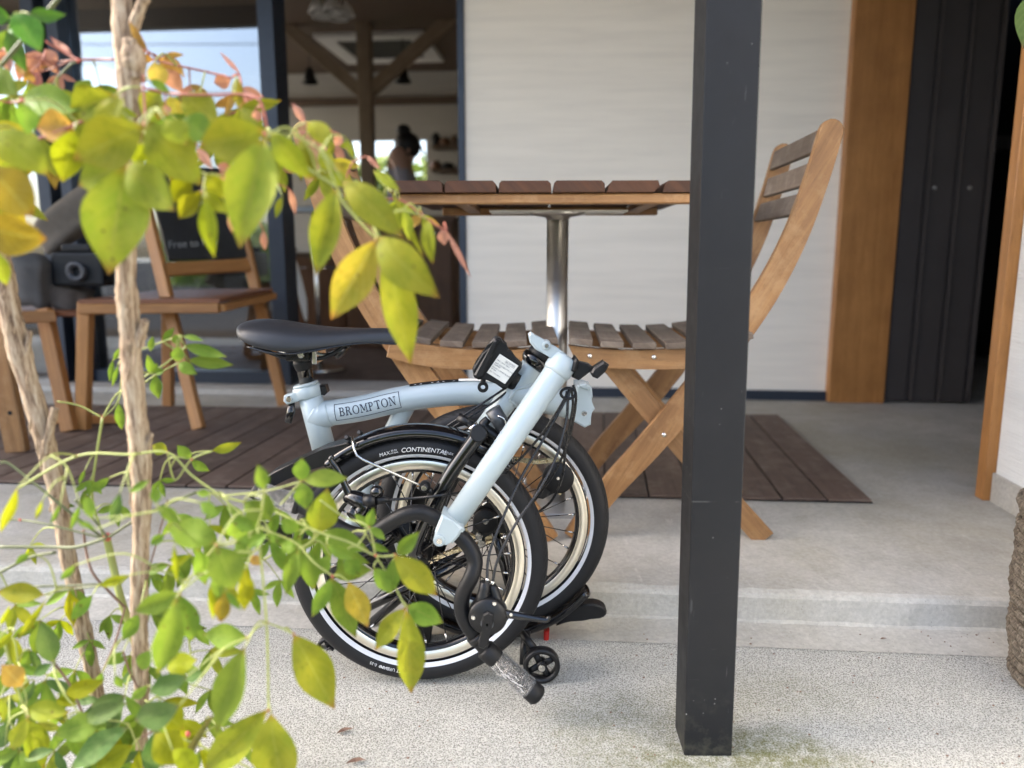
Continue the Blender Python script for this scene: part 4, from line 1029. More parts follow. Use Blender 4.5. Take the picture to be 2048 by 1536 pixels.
def slab_word(word, x0, x1, hh, fn):
    """slab-serif capitals, one mesh a letter"""
    Wd = {'B': .80, 'R': .90, 'O': 1.0, 'M': 1.12, 'P': .78, 'T': .86, 'N': 1.02}; gap = .12
    tot = sum(Wd[c] for c in word)+gap*(len(word)-1); k = (x1-x0)/tot; x = 0; se = .11; t = .165
    for ch in word:
        o = x; g = Glyph(lambda a, b_: fn(x0+(o+a)*k, (b_-.5)*hh))
        if ch in 'BRP':
            g.rect(.1, se, .1+t, 1-se); g.rect(0, 1-se, .46, 1); g.rect(0, 0, .46 if ch == 'B' else .34, se); g.rect(.1+t, .47, .46, .47+se)
            g.arc(.44, .735, .26, .265, -90, 90, t)
            if ch == 'B': g.arc(.46, .278, .31, .278, -90, 90, t)
            if ch == 'R': g.line(.40, .47, .66, se, t); g.rect(.58, 0, .90, se)
        elif ch == 'O': g.arc(.5, .5, .5, .52, 0, 360, t)
        elif ch == 'M':
            g.rect(.12, se, .19, 1-se); g.rect(.88, se, 1.0, 1-se); g.rect(0, 0, .31, se); g.rect(.76, 0, 1.12, se); g.rect(0, 1-se, .2, 1); g.rect(.90, 1-se, 1.12, 1)
            g.line(.12, 1, .48, .2, t*1.1); g.line(.90, 1, .53, .2, .09)
        elif ch == 'T':
            g.rect(.37, se, .37+t, 1-se); g.rect(0, 1-se, .86, 1); g.rect(0, .74, .07, 1-se); g.rect(.79, .74, .86, 1-se); g.rect(.24, 0, .62, se)
        elif ch == 'N':
            g.rect(.12, se, .19, 1-se); g.rect(.80, .0, .87, 1-se); g.rect(0, 0, .32, se); g.rect(0, 1-se, .2, 1); g.rect(.66, 1-se, 1.02, 1); g.line(.10, 1, .76, 0, t*1.1)
        x += Wd[ch]+gap
        yield g.m
dec = thing('name_decal', on_tube((S0+S1)/2, 0), parent=bike)
for m_ in slab_word('BROMPTON', S0+.008, S1-.007, .0150, on_tube): m_.build('letter', M['ink'], dec)
b = MB(); hb_ = .0140; n_ = 24
for (sa, sb_, ha, hc_) in ((S0, S1, hb_, hb_+.0011), (S0, S1, -hb_-.0011, -hb_)):
    for k in range(n_):
        x0, x1 = sa+(sb_-sa)*k/n_, sa+(sb_-sa)*(k+1)/n_; b.quad(on_tube(x0, ha), on_tube(x1, ha), on_tube(x1, hc_), on_tube(x0, hc_))
for sa in (S0, S1-.0011):
    for k in range(8):
        y0, y1 = -hb_+2*hb_*k/8, -hb_+2*hb_*(k+1)/8; b.quad(on_tube(sa, y0), on_tube(sa+.0011, y0), on_tube(sa+.0011, y1), on_tube(sa, y1))
b.build('decal_border', M['ink'], dec)
# printed strip and white tag lying on top of the tube
def top_strip(px0, px1, lift, half, name, mat):
    b = MB(); a_, c_ = s_at(px0), s_at(px1)
    for k in range(16):
        for j in range(6):
            x0, x1 = a_+(c_-a_)*k/16, a_+(c_-a_)*(k+1)/16; y0, y1 = half[0]+(half[1]-half[0])*j/6, half[0]+(half[1]-half[0])*(j+1)/6
            f = lambda s, h: on_tube(s, h)+(on_tube(s, h)-on_tube(s, h-RT*math.pi))*0+Vector((0, 0, lift))
            b.quad(f(x0, y0), f(x1, y0), f(x1, y1), f(x0, y1))
    return b.build(name, mat, bike)
st_ = top_strip(818, 912, .0012, (.0210, .0300), 'frame_sticker', M['blackmat']); tg_ = top_strip(913, 985, .0020, (.0215, .0300), 'paper_tag', M['labelw'])
for k in range(6):
    me = remap(text_mesh('x', .009), lambda x, y, k=k: on_tube(s_at(826+k*15)+x, .0235+y*.6)+Vector((0, 0, .0016))); put('sticker_print', me, M['print'], st_)

# ---- seat pillar, clamp, saddle
MB().tube([at(604, 702, YM), at(606, 722, YM), at(617, 782, YM)], .0132, 28).build('seat_pillar', plain('chromed_pillar', (.10, .095, .09), .12, 1.0, .1, 20), bike)
MB().tube([at(604, 718, YM), at(605.5, 726, YM), at(607, 733, YM), at(608.5, 740, YM)], [.0150, .0165, .0150, .0135], 24, smooth=4).build('pillar_bung', M['blackmat'], bike)
cl = MB().tube([at(612, 770, YM), at(613, 774, YM), at(617.5, 791, YM), at(618.5, 795, YM)], [.0205, .0245, .0245, .0215], 32).build('seat_clamp', M['paint'], bike)
MB().tube([at(610.5, 766, YM), at(612, 771, YM)], [.0215, .0225], 32).build('clamp_lip', M['paint'], cl)
MB().prism(px_([(570, 790), (600, 782), (604, 800), (576, 808), (569, 801)], YM-.012), YM-.020, YM+.004, I4, .002).build('clamp_lug', M['paint'], cl)
p = at(579, 798, YM-.021); MB().cyl(p+Vector((0, .01, 0)), p-Vector((0, .005, 0)), .0052, 14, bev=.001).build('clamp_bolt', M['steel'], cl)
MB().tube([at(584, 803, YM-.012), at(582, 822, YM-.016), at(576, 846, YM-.02)], [.0048, .0072, .0062], 12, flat=.6).build('clamp_lever', M['blackgloss'], cl)
MB().prism(px_([(640, 770), (652, 770), (656, 784), (650, 790), (641, 788)], YM), YM-.006, YM+.016, I4, .002).build('clamp_cam', M['black'], cl)
sx = (480, 484, 495, 520, 560, 600, 640, 690, 740, 780, 797, 806); stp = (653, 646, 641, 636.5, 639, 646, 652, 655.5, 656, 656, 658, 664); sbt = (657, 664, 674, 687, 697, 700.5, 697, 689, 685, 687, 688, 683)
hw = (.012, .034, .054, .066, .071, .067, .056, .040, .028, .023, .019, .008)
b = MB(); rings = []
for x, t1, t0, h in zip(sx, stp, sbt, hw):
    pt_, pb_ = at(x, t1, YM), at(x, t0, YM); ring = []; dz = pt_.z-pb_.z
    for k in range(13):
        a = math.pi*k/12; yy = -math.cos(a)*h; zz = pb_.z+dz*(math.sin(a)**.62); ring.append(b.bm.verts.new((pt_.x, YM+yy, zz)))
    for k in range(1, 6):
        yy = h*(1-2*k/6); ring.append(b.bm.verts.new((pt_.x, YM+yy*.94, pb_.z+dz*.22*math.sin(math.pi*k/6)+.001)))
    rings.append(ring)
for A, B_ in zip(rings, rings[1:]):
    n_ = len(A)
    for k in range(n_):
        f = b.bm.faces.new([A[k], B_[k], B_[(k+1) % n_], A[(k+1) % n_]]); f.smooth = True
for rg in (rings[0], rings[-1]): b.bm.faces.new(rg)
sad = b.build('saddle', M['saddle'], bike)
md = sad.modifiers.new('sub', 'SUBSURF'); md.levels = 1; md.render_levels = 2
for sgn in (-1, 1):
    MB().tube([at(514, 690, YM)+Vector((0, sgn*.022, 0)), at(548, 702, YM)+Vector((0, sgn*.022, 0)), at(585, 713, YM)+Vector((0, sgn*.022, 0)), at(640, 714, YM)+Vector((0, sgn*.022, 0)), at(668, 706, YM)+Vector((0, sgn*.020, 0)), at(696, 688, YM)+Vector((0, sgn*.014, 0))], .0037, 10, smooth=5).build('saddle_rail', M['steel'] if sgn > 0 else M['black'], sad)
    MB().tube([at(676, 712, YM)+Vector((0, sgn*.016, 0)), at(694, 690, YM)+Vector((0, sgn*.012, 0))], .006, 10).build('rail_sleeve', M['blackgloss'], sad)
edge = [at(x, t0-2.5, YM)+Vector((0, -h*.985, 0)) for x, t0, h in zip(sx[3:-1], sbt[3:-1], hw[3:-1])]
MB().tube(edge, .0016, 8, smooth=4).build('saddle_trim', M['blackgloss'], sad)
scl = MB().box((-.020, -.030, -.010), (.020, .030, .011), T(at(604, 707, YM)), .003, seg=2).build('saddle_clamp', M['alloy'], bike)
p = at(603, 709, YM-.031); MB().cyl(p, p-Vector((0, .006, 0)), .0062, 14, bev=.0012).build('saddle_bolt', M['steel'], scl)
MB().box((-.004, -.034, -.014), (.004, .034, .012), T(at(638, 707, YM)), .001).build('clamp_band', M['steel'], scl)

# ---- headset, stem, stem hinge
hd_ = (h0-h1).normalized()
def up(t_, off=(0, 0, 0)): return h0+hd_*t_+Vector(off)
hs_ = MB().tube([up(-.004), up(.000), up(.006), up(.012), up(.014)], [.0205, .0240, .0255, .0245, .0200], 32).build('headset_cup', M['blackgloss'], bike)
MB().tube([up(.013), up(.015), up(.021), up(.023)], [.0205, .0215, .0215, .0200], 8).build('headset_nut', M['blackmat'], hs_)
MB().tube([up(.022), up(.024), up(.034), up(.040)], [.0185, .0200, .0195, .0165], 28).build('headset_cover', M['black'], hs_)
YS0, YS1 = 1.135, 1.070
st0, st1 = at(1128, 722, YS0), at(903, 1050, YS1)
sd_ = (st1-st0).normalized()
stem = MB().tube([st0, lerp(st0, st1, .02), lerp(st0, st1, .5), st1], [.0185, .0188, .0180, .0168], 36).build('stem', M['paint'], bike)
MB().tube([st0-sd_*.006, st0-sd_*.003, st0+sd_*.018, st0+sd_*.024], [.0190, .0215, .0215, .0190], 36).build('stem_collar', M['paint'], stem)
lv = [(1056, 668), (1061, 663), (1070, 670), (1086, 683), (1096, 684), (1104, 690), (1110, 697), (1138, 714), (1149, 722), (1147, 733), (1128, 727), (1104, 720), (1092, 704), (1083, 704), (1070, 697), (1059, 683)]
MB().prism(px_(lv, YS0), YS0-.011, YS0+.012, I4, .0025).build('stem_hinge_lever', M['paint'], stem)
p = at(1093, 691, YS0-.011)
MB().cyl(p+Vector((0, .026, 0)), p-Vector((0, .003, 0)), .0068, 20, bev=.0015).build('hinge_barrel', M['paint'], stem)
MB().cyl(p-Vector((0, .003, 0)), p-Vector((0, .0045, 0)), .0032, 12).build('hinge_pin', M['steel'], stem)
kl = [(1142, 737), (1149, 724), (1158, 716), (1166, 718), (1190, 728), (1200, 722), (1207, 721), (1217, 728), (1208, 744), (1193, 756), (1182, 753), (1176, 744), (1158, 762), (1144, 755)]
kn = MB().prism(px_([(1142, 740), (1146, 722), (1152, 714), (1158, 722), (1154, 738), (1146, 743)], YS0-.012), YS0-.022, YS0+.02, I4, .003).build('hinge_clamp', M['blackmat'], stem)
MB().prism(px_([(1152, 724), (1178, 729), (1190, 738), (1158, 762), (1144, 755)], YS0-.01), YS0-.008, YS0+.016, I4, .003).build('clamp_arm', M['black'], kn)
MB().prism(px_([(1180, 744), (1186, 734), (1206, 721), (1217, 728), (1210, 742), (1194, 756), (1184, 752)], YS0-.014), YS0-.024, YS0-.001, I4, .003).build('clamp_knob', M['black'], kn)
# lower handlebar clamp, welded to the stem
Mc_ = frame(at(897, 1056, YS1-.004), sd_, (0, -1, 0))
MB().prism(px_([(884, 1028), (906, 1040), (927, 1056), (918, 1072), (905, 1087), (896, 1082), (890, 1084), (884, 1089), (874, 1087), (869, 1078), (870, 1062)], YS1-.022), YS1-.026, YS1+.018, I4, .0035).build('handlebar_clamp', M['paint'], stem)
e = at(879, 1080, YS1-.024); MB().cyl(e+Vector((0, .012, 0)), e-Vector((0, .004, 0)), .0088, 20, bev=.001).build('clamp_ear', M['paint'], stem)
MB().cyl(e-Vector((0, .004, 0)), e-Vector((0, .0055, 0)), .0042, 14).build('clamp_screw', M['steel'], stem)
wp = [st1+sd_*-.004+(Vector((0, -1, 0))*math.cos(a)+sd_.cross(Vector((0, -1, 0)))*math.sin(a))*.0178 for a in (R(-95+190*k/24) for k in range(25))]
MB().tube(spline(wp, 0, 2)[0], [.0026+.0007*math.sin(i*1.9) for i in range(49)], 8).build('stem_weld', M['paint'], stem)

# ---- luggage block with the printed label
blk = [(988, 674), (995, 672), (1001, 676), (1010, 691), (1019, 700), (1018, 705), (1044, 726), (1043, 735), (1012, 778), (1005, 776), (971, 752), (957, 758), (948, 753), (945, 736), (951, 724), (975, 690)]
bl = MB().prism(px_(blk, 1.185), 1.176, 1.200, I4, .0035).build('luggage_block', M['black'], bike)
MB().prism(px_([(986, 684), (991, 676), (1000, 679), (966, 752), (955, 756), (948, 748)], 1.18), 1.166, 1.177, I4, .003).build('block_lip', M['black'], bl)
MB().prism(px_([(966, 703), (984, 690), (958, 738), (948, 742), (947, 734)], 1.19), 1.172, 1.186, I4, .002).build('block_fin', M['blackmat'], bl)
MB().tube([at(967, 756, 1.188), at(966, 768, 1.188)], .0042, 10).build('block_catch', M['black'], bl)
pr = at(966, 774, 1.186); mb = MB(); mb.lathe([(.0035, -.003), (.0085, -.003), (.0085, .003), (.0035, .003)], T(pr), 24, closed=True, smooth=False); mb.build('catch_ring', M['black'], bl)
MB().tube([at(1030, 745, 1.200), at(1020, 772, 1.206)], .012, 14).build('block_bracket', M['black'], bl)
YL = 1.1755
lq = [at(999, 706, YL), at(1039, 732, YL), at(1010, 769, YL), at(973, 745, YL)]
lq = [(999.5, 707.5), (1037, 731.5), (1010, 768), (973.5, 745)]
lab = MB().prism(px_(lq, YL), YL-.0010, YL, I4, .0004).build('load_label', M['labelw'], bl)
ux = (at(1037, 731.5, YL)-at(999.5, 707.5, YL)).normalized(); uy = (at(999.5, 707.5, YL)-at(973.5, 745, YL)).normalized(); o_ = at(999.5, 707.5, YL)-Vector((0, .0014, 0))
def lab_text(body, x, y, size):
    put('label_print', remap(text_mesh(body, size, 'LEFT'), lambda a, b_: o_+ux*(x+a)+uy*(y+b_)), M['ink'], lab)
for i, tx in enumerate(('MAX LOAD 10KG', 'NOT SUITABLE FOR A CHILD', 'CARRIER', 'FRONT CARRIER BLOCK', 'BFCBA', 'ISO 11243:2016')):
    lab_text(tx, .0018, (-.0098, -.0150, -.0180, -.0225, -.0255, -.0302)[i], .0029)
lab_text('BROMPTON', .0150, -.0052, .0027)
b = MB(); c_ = lambda x, y: o_+ux*x+uy*y
for (x0, y0, x1, y1) in ((.0140, -.0034, .0305, -.0031), (.0140, -.0073, .0305, -.0070), (.0140, -.0073, .0143, -.0031), (.0302, -.0073, .0305, -.0031)): b.quad(c_(x0, y0), c_(x1, y0), c_(x1, y1), c_(x0, y1))
b.build('label_border', M['ink'], lab)

# ---- fork, crown, brake, mudguards
YB = YFW-.047
MB().tube([at(958, 868, YB), at(900, 950, YB), at(852, 1040, YB), at(829, 1100, YB+.004), at(838, 1116, YB+.006)], [.0118, .0112, .0100, .0085, .009], 20, smooth=6).build('fork_blade', M['blackgloss'], bike)
MB().tube([at(985, 868, YFW+.047), at(905, 960, YFW+.047), at(848, 1110, YFW+.042)], [.0115, .0105, .0085], 16, smooth=6).build('fork_blade', M['blackgloss'], bike)
cr = MB().tube([at(957, 866, YB-.002), at(962, 866, YFW), at(975, 866, YFW+.05)], .0125, 20).build('fork_crown', M['blackgloss'], bike)
MB().cyl(at(957, 867, YB-.018), at(957, 867, YB+.02), .0125, 28, bev=.0015).build('crown_plug', M['blackmat'], cr)
MB().tube([at(966, 862, YH), at(972, 874, YFW+.02)], .017, 24).build('crown_race', M['black'], cr)
br = MB().tube([at(985, 818, 1.150), at(1012, 862, 1.150)], .0125, 20).build('brake_body', plain('brake_grey', (.05, .055, .062), .35, .3), bike)
MB().tube([at(917, 834, 1.165), at(944, 850, 1.160)], [.0072, .0062], 16).build('brake_adjuster', M['black'], br)
MB().tube([at(944, 850, 1.150), at(950, 858, 1.150)], .0085, 14).build('brake_nut', M['steel'], br)
MB().tube([at(947, 860, 1.142), at(936, 876, 1.14), at(934, 886, 1.14), at(942, 890, 1.14)], .0012, 8, smooth=4).build('brake_spring', M['steel'], br)
MB().tube([at(977, 838, 1.16), at(966, 852, 1.158), at(985, 868, 1.158), at(1004, 882, 1.15)], [.006, .008, .009, .006], 12, smooth=4).build('brake_arm', M['black'], br)
MB().cyl(at(1004, 866, 1.146), at(1004, 866, 1.136), .0045, 12, bev=.001).build('brake_bolt', M['steel'], br)
MB().tube([at(985, 880, 1.15), at(1000, 888, 1.15), at(1012, 884, 1.15)], [.006, .007, .004], 12, smooth=4).build('brake_shoe', M['black'], br)
MB().tube([at(996, 832, 1.138), at(1008, 838, 1.135), at(1014, 856, 1.135)], .0014, 8, smooth=4).build('brake_wire', M['steel'], br)
gprof = [(.2060, -.0235), (.2130, -.0250), (.2185, -.0205), (.2210, -.0105), (.2215, 0), (.2210, .0105), (.2185, .0205), (.2130, .0250)]
mg = MB().lathe(gprof+[(r-.0015, y*.94) for r, y in gprof[::-1]], MFW, 60, R(47), R(131), closed=True).build('front_mudguard', M['blackgloss'], bike)
flp = [(700, 878), (708, 892), (700, 910), (676, 918), (628, 930), (585, 950), (548, 968), (515, 990), (505, 988), (512, 968), (552, 938), (600, 916), (650, 893)]
MB().prism(px_(flp, YFW), YFW-.021, YFW+.021, I4, .002).build('mud_flap', M['black'], mg)
MB().tube([at(704, 873, YFW-.030), at(709, 900, YFW-.040), at(714, 911, YFW-.044), at(726, 919, YFW-.046), at(846, 973, YB-.014)], .0020, 8).build('mudguard_stay', M['steel'], mg)
for px, py in ((697, 877), (722, 867)):
    p = at(px, py, YFW-.024); MB().cyl(p, p+Vector((-.002, -.007, .004)), .0038, 12, bev=.001).build('stay_nut', M['alloy'], mg)
p = at(849, 975, YB-.016); MB().cyl(p+Vector((0, .012, 0)), p, .0085, 20, bev=.001).build('stay_mount', M['black'], mg); MB().cyl(p, p-Vector((0, .005, 0)), .0048, 14, bev=.001).build('stay_screw', M['steel'], mg)
MB().tube([at(852, 976, YB-.008), at(868, 990, YB+.0)], .006, 10).build('stay_lug', M['black'], mg)
rg_ = MB().lathe(gprof+[(r-.0015, y*.94) for r, y in gprof[::-1]], MRW, 60, R(-150), R(-38), closed=True).build('rear_mudguard', M['blackgloss'], bike)
MB().prism(px_([(1112, 1246), (1128, 1222), (1150, 1206), (1172, 1202), (1188, 1202), (1200, 1205), (1208, 1210), (1212, 1216), (1211, 1223), (1206, 1228), (1198, 1231), (1180, 1231), (1165, 1231), (1140, 1236)], YRW), YRW-.014, YRW+.014, I4, .003).build('mud_flap', M['blackmat'], rg_)
MB().prism(px_([(1088, 1262), (1099, 1258), (1097, 1288), (1087, 1292)], YRW-.0), YRW-.004, YRW+.02, I4, .002).build('rear_reflector', M['red'], rg_)

# ---- handlebar, grips, controls
YBr = 1.052
bar_pts = [(512, 980, 1.12), (560, 997, 1.118), (610, 1015, 1.110), (660, 1045, 1.100), (700, 1066, 1.092), (732, 1070, 1.084), (756, 1060, 1.076), (783, 1043, 1.070), (812, 1029, 1.066), (842, 1025, 1.066), (870, 1036, 1.068), (900, 1058, 1.070), (928, 1080, 1.068), (945, 1105, 1.062), (950, 1128, 1.058), (942, 1155, YBr), (928, 1183, YBr), (923, 1210, YBr), (930, 1240, YBr), (950, 1270, YBr), (975, 1302, YBr)]
hbar = MB().tube([at(*q_) for q_ in bar_pts], .0116, 20, smooth=5).build('handlebar', M['blackmat'], bike)
g0, g1 = at(968, 1296, YBr), at(1078, 1394, YBr-.006); gd = (g1-g0).normalized(); GL = (g1-g0).length
gr = MB().tube([g0, g0+gd*.003, g0+gd*.022, g0+gd*.025, g0+gd*.03, g1-gd*.022, g1-gd*.018, g1-gd*.004, g1], [.0125, .0152, .0150, .0138, .0140, .0142, .0158, .0158, .0125], 28).build('grip', M['blackmat'], bike)
fm = MB(); fr_ = []; rr_ = []; rs = random.Random(4)
for k in range(26):
    fr_.append(g0+gd*(.024+(GL-.044)*k/25)); rr_.append(.0151+rs.uniform(0, .0012))
fm.tube(fr_, rr_, 24, cap=False)
for v in fm.bm.verts: v.co += Vector((rs.uniform(-1, 1), rs.uniform(-1, 1), rs.uniform(-1, 1)))*.0005
fm.build('grip_film', M['film'], gr)
# loose creased fold of the film, standing off the grip
sidev = gd.cross(Vector((0, -1, 0))).normalized(); sidev = sidev if sidev.x > 0 else -sidev
fo = MB(); rs = random.Random(12)
for st_i in range(9):
    k0 = rs.uniform(0, .75); ln_ = rs.uniform(.12, .45); off = rs.uniform(-.006, .008); prev = None
    for k in range(14):
        v = min(1, k0+ln_*k/13); off += rs.uniform(-.0011, .0011); w_ = .00025+.0011*rs.random()*math.sin(math.pi*(k+.5)/14)
        yo = -math.sqrt(max(1e-6, .0153**2-off*off))
        c = g0+gd*(.024+(GL-.05)*v)+Vector((0, yo, 0))+sidev*off
        row = [fo.bm.verts.new(c-sidev*w_), fo.bm.verts.new(c+Vector((0, -w_*.8, 0))), fo.bm.verts.new(c+sidev*w_)]
        if prev:
            for j in range(2): fo.bm.faces.new([prev[j], row[j], row[j+1], prev[j+1]])
        prev = row
fo.build('film_crease', plain('film_fold', (.50, .49, .48), .25, 0, .5, 220), gr)
l0, l1 = at(600, 1012, 1.112), at(510, 979, 1.12); ld = (l1-l0).normalized()
gl = MB().tube([l0, l0+ld*.003, l1-ld*.012, l1-ld*.003, l1], [.0125, .0142, .0145, .0155, .0125], 24).build('grip', M['blackmat'], bike)
fm = MB(); n_ = 14; fm.tube([lerp(l0, l1, .08+.8*k/n_) for k in range(n_+1)], [.0152+rs.uniform(0, .0012) for _ in range(n_+1)], 20, cap=False); fm.build('grip_film', M['film'], gl)
# shifter on the right arm
ce = at(976, 1231, YBr-.016); V_ = lambda y: ce+Vector((0, y, 0))
sh_ = MB().lathe([(.001, -.012), (.016, -.012), (.0205, -.009), (.0262, -.008), (.0278, -.004), (.0278, .012), (.024, .016), (.001, .016)], T(ce), 44).build('shifter', M['black'], bike)
MB().lathe([(.0001, -.0165), (.0075, -.0165), (.0092, -.015), (.0092, -.011)], T(at(975, 1238, YBr-.016)), 28).build('shifter_cap', plain('cap_grey', (.07, .08, .095), .4), sh_)
MB().lathe([(.0001, -.018), (.0018, -.018), (.0022, -.0165)], T(at(975, 1238, YBr-.016)), 10).build('cap_screw', M['blackmat'], sh_)
MB().prism(px_([(963, 1240), (966, 1228), (976, 1222), (986, 1228), (988, 1240), (983, 1254), (977, 1270), (976, 1288), (968, 1297), (957, 1293), (956, 1282), (966, 1262)], YBr-.03), YBr-.034, YBr-.0275, I4, .002).build('shift_lever', M['blackmat'], sh_)
for px, py in ((989, 1205), (947, 1233)):
    p = at(px, py, YBr-.024); MB().cyl(p, p-Vector((0, .005, 0)), .0034, 12, bev=.0008).build('shifter_screw', M['steel'], sh_)
MB().tube([at(962, 1212, YBr-.012), at(966, 1192, YBr-.01), at(969, 1176, YBr-.008), at(970, 1163, YBr-.008)], [.0105, .0092, .0080, .0066], 14).build('cable_barrel', M['black'], sh_)
MB().tube([at(997, 1212, YBr-.008), at(993, 1196, YBr-.006), at(988, 1180, YBr-.004), at(984, 1170, YBr-.004)], [.0085, .0078, .0070, .0055], 14).build('cable_barrel', M['black'], sh_)
for px, py in ((974, 1158), (985, 1164)):
    MB().tube([at(px-.5, py+7, YBr-.006), at(px+1, py-2, YBr-.006)], .0028, 10).build('barrel_nut', M['steel'], sh_)
MB().tube([at(950, 1268, YBr), at(958, 1278, YBr)], .0150, 20).build('shifter_band', M['black'], sh_)
bl_ = MB().tube([at(1003, 1224, YBr-.012), at(1016, 1228, YBr-.018), at(1040, 1232, YBr-.022), at(1070, 1237, YBr-.024), at(1091, 1240, YBr-.024), at(1097, 1236, YBr-.024), at(1098, 1232, YBr-.024)], [.0075, .0062, .0052, .0045, .0042, .0032, .0025], 14, smooth=4).build('brake_lever', M['blackgloss'], bike)
p = at(1022, 1228, YBr-.027); MB().cyl(p, p-Vector((0, .003, 0)), .0022, 10).build('lever_pin', M['steel'], bl_)
# brake lever assembly on the left arm
lb = MB().tube([at(690, 1000, 1.110), at(704, 996, 1.108), at(720, 1002, 1.104), at(728, 1014, 1.100), at(716, 1030, 1.098), at(700, 1020, 1.10)], [.006, .012, .014, .012, .011, .008], 16, smooth=4).build('brake_lever', M['blackgloss'], bike)
MB().tube([at(728, 1002, 1.098), at(752, 1001, 1.098)], .0100, 20).build('lever_body', M['black'], lb)
MB().tube([at(752, 1001, 1.098), at(766, 1000, 1.098), at(780, 999.5, 1.098)], [.0075, .0055, .003], 14).build('cable_barrel', M['black'], lb)
MB().tube([at(700, 992, 1.108), at(690, 970, 1.11), at(676, 940, 1.112), at(662, 920, 1.114), at(666, 912, 1.114)], [.007, .0055, .005, .0042, .003], 12, smooth=4).build('lever_blade', M['blackgloss'], lb)
p = at(754, 984, 1.10); MB().ball(p, .0105, u=20, v=12).build('bell_dome', M['blackgloss'], lb)

# ---- cables
def cable(pts, r=.0021): MB().tube([at(*q_) for q_ in pts], r, 10, smooth=6).build('cable', M['cable'], bike)
cable([(766, 1000, 1.098), (820, 997, 1.11), (880, 991, 1.10), (930, 982, 1.13), (990, 956, 1.15), (1040, 918, 1.155), (1088, 862, 1.15), (1128, 800, 1.14), (1134, 782, 1.14)])
cable([(974, 1160, YBr-.006), (978, 1110, 1.06), (1000, 1050, 1.075), (1040, 960, 1.10), (1086, 880, 1.12), (1128, 806, 1.13), (1138, 780, 1.135)])
cable([(985, 1166, YBr-.006), (996, 1118, 1.055), (1030, 1050, 1.07), (1078, 980, 1.09), (1112, 915, 1.11), (1132, 845, 1.125), (1136, 800, 1.13), (1140, 776, 1.135)])
cable([(1142, 776, 1.14), (1146, 810, 1.14), (1138, 860, 1.15), (1130, 910, 1.16), (1124, 955, 1.18), (1104, 1000, 1.21), (1076, 1024, 1.24), (1060, 1036, 1.26)])
cable([(1146, 770, 1.15), (1152, 800, 1.15), (1140, 870, 1.16), (1112, 940, 1.18), (1070, 1000, 1.22), (1040, 1040, 1.25)])
cable([(1020, 770, 1.20), (975, 800, 1.19), (925, 832, 1.18), (885, 858, 1.185)], .0019); cable([(1030, 770, 1.205), (985, 806, 1.195), (935, 836, 1.185), (893, 864, 1.19)], .0019)
cb = MB(); pr = at(1136, 786, 1.132); cb.tube([pr+Vector((math.cos(a)*.011, -.004, math.sin(a)*.008)) for a in (2*math.pi*k/18 for k in range(19))], .0022, 8); cb.build('cable_clip', M['blackmat'], bike)

# ---- drivetrain seen through the spokes
YD = 1.262
def disc(px, py, Y, r, th, name, mat, parent, n=40, hole=0.0):
    c = at(px, py, Y); return MB().lathe([(max(hole, .0001), -th/2), (r*.96, -th/2), (r, -th*.3), (r, th*.3), (r*.96, th/2), (max(hole, .0001), th/2)], T(c), n).build(name, mat, parent)
cg = disc(800, 1062, 1.375, .092, .004, 'chainring', M['alloy'], bike, 60, .055)
for k in range(5):
    a = 2*math.pi*k/5+.3; c = at(800, 1062, 1.372); MB().tube([c+Vector((math.cos(a)*.014, 0, math.sin(a)*.014)), c+Vector((math.cos(a)*.064, 0, math.sin(a)*.064))], [.011, .007], 10, flat=.5).build('spider_arm', M['alloy'], cg)
MB().tube([at(800, 1062, 1.285), at(800, 1062, 1.39)], .021, 24).build('crank_axle', M['alloy'], cg)
MB().tube([at(800, 1062, 1.275), at(706, 1120, 1.272), at(640, 1160, 1.270)], [.015, .011, .012], 14, flat=.6).build('crank_arm', M['blackgloss'], bike)
t1 = disc(1116, 956, 1.255, .027, .006, 'tension_arm_wheel', M['blackmat'], bike); c = at(1116, 956, 1.25); MB().cyl(c, c-Vector((0, .004, 0)), .0032, 12, bev=.0008).build('pulley_bolt', M['steel'], t1)
MB().prism(px_([(1096, 938), (1114, 926), (1134, 930), (1140, 950), (1130, 975), (1086, 998), (1066, 994), (1078, 968)], 1.262), 1.260, 1.268, I4, .002).build('tensioner_arm', M['black'], t1)
t2 = disc(971, 1042, 1.235, .021, .008, 'guide_wheel', M['blackmat'], bike); c = at(971, 1042, 1.23); MB().cyl(c, c-Vector((0, .004, 0)), .0055, 14, bev=.0008).build('pulley_bolt', M['steel'], t2)
MB().prism(px_([(948, 1020), (968, 1002), (1000, 1008), (1022, 1040), (1016, 1066), (986, 1060), (962, 1078), (945, 1064)], 1.25), 1.242, 1.252, I4, .002).build('tensioner_plate', M['black'], t2)
for px, py, r_ in ((958, 1074, .0062), (963, 1089, .0072)):
    c = at(px, py, 1.222); MB().cyl(c+Vector((0, .02, 0)), c, r_, 16, bev=.0012).build('plate_bolt', M['steel'], t2)
sp_ = disc(985, 1037, 1.268, .030, .003, 'sprocket', M['brass'], bike, 36, .012)
MB().tube([at(652, 1252, YD), at(960, 1106, YD)], .0095, 16).build('chain_stay', M['blackgloss'], bike)
MB().tube([at(690, 1290, YD+.09), at(985, 1040, YD+.085)], .0085, 14).build('chain_stay', M['blackgloss'], bike)
MB().tube([at(985, 1040, YD-.002), at(1036, 1236, YD)], [.009, .008], 14).build('seat_stay', M['blackgloss'], bike)
MB().tube([at(985, 1040, YD+.085), at(1060, 1250, YD+.085)], [.009, .008], 14).build('seat_stay', M['blackgloss'], bike)
MB().prism(px_([(838, 1180), (858, 1170), (866, 1250), (858, 1300), (842, 1306), (834, 1250)], YRW), YRW-.015, YRW+.015, I4, .003).build('frame_stop', M['black'], bike)
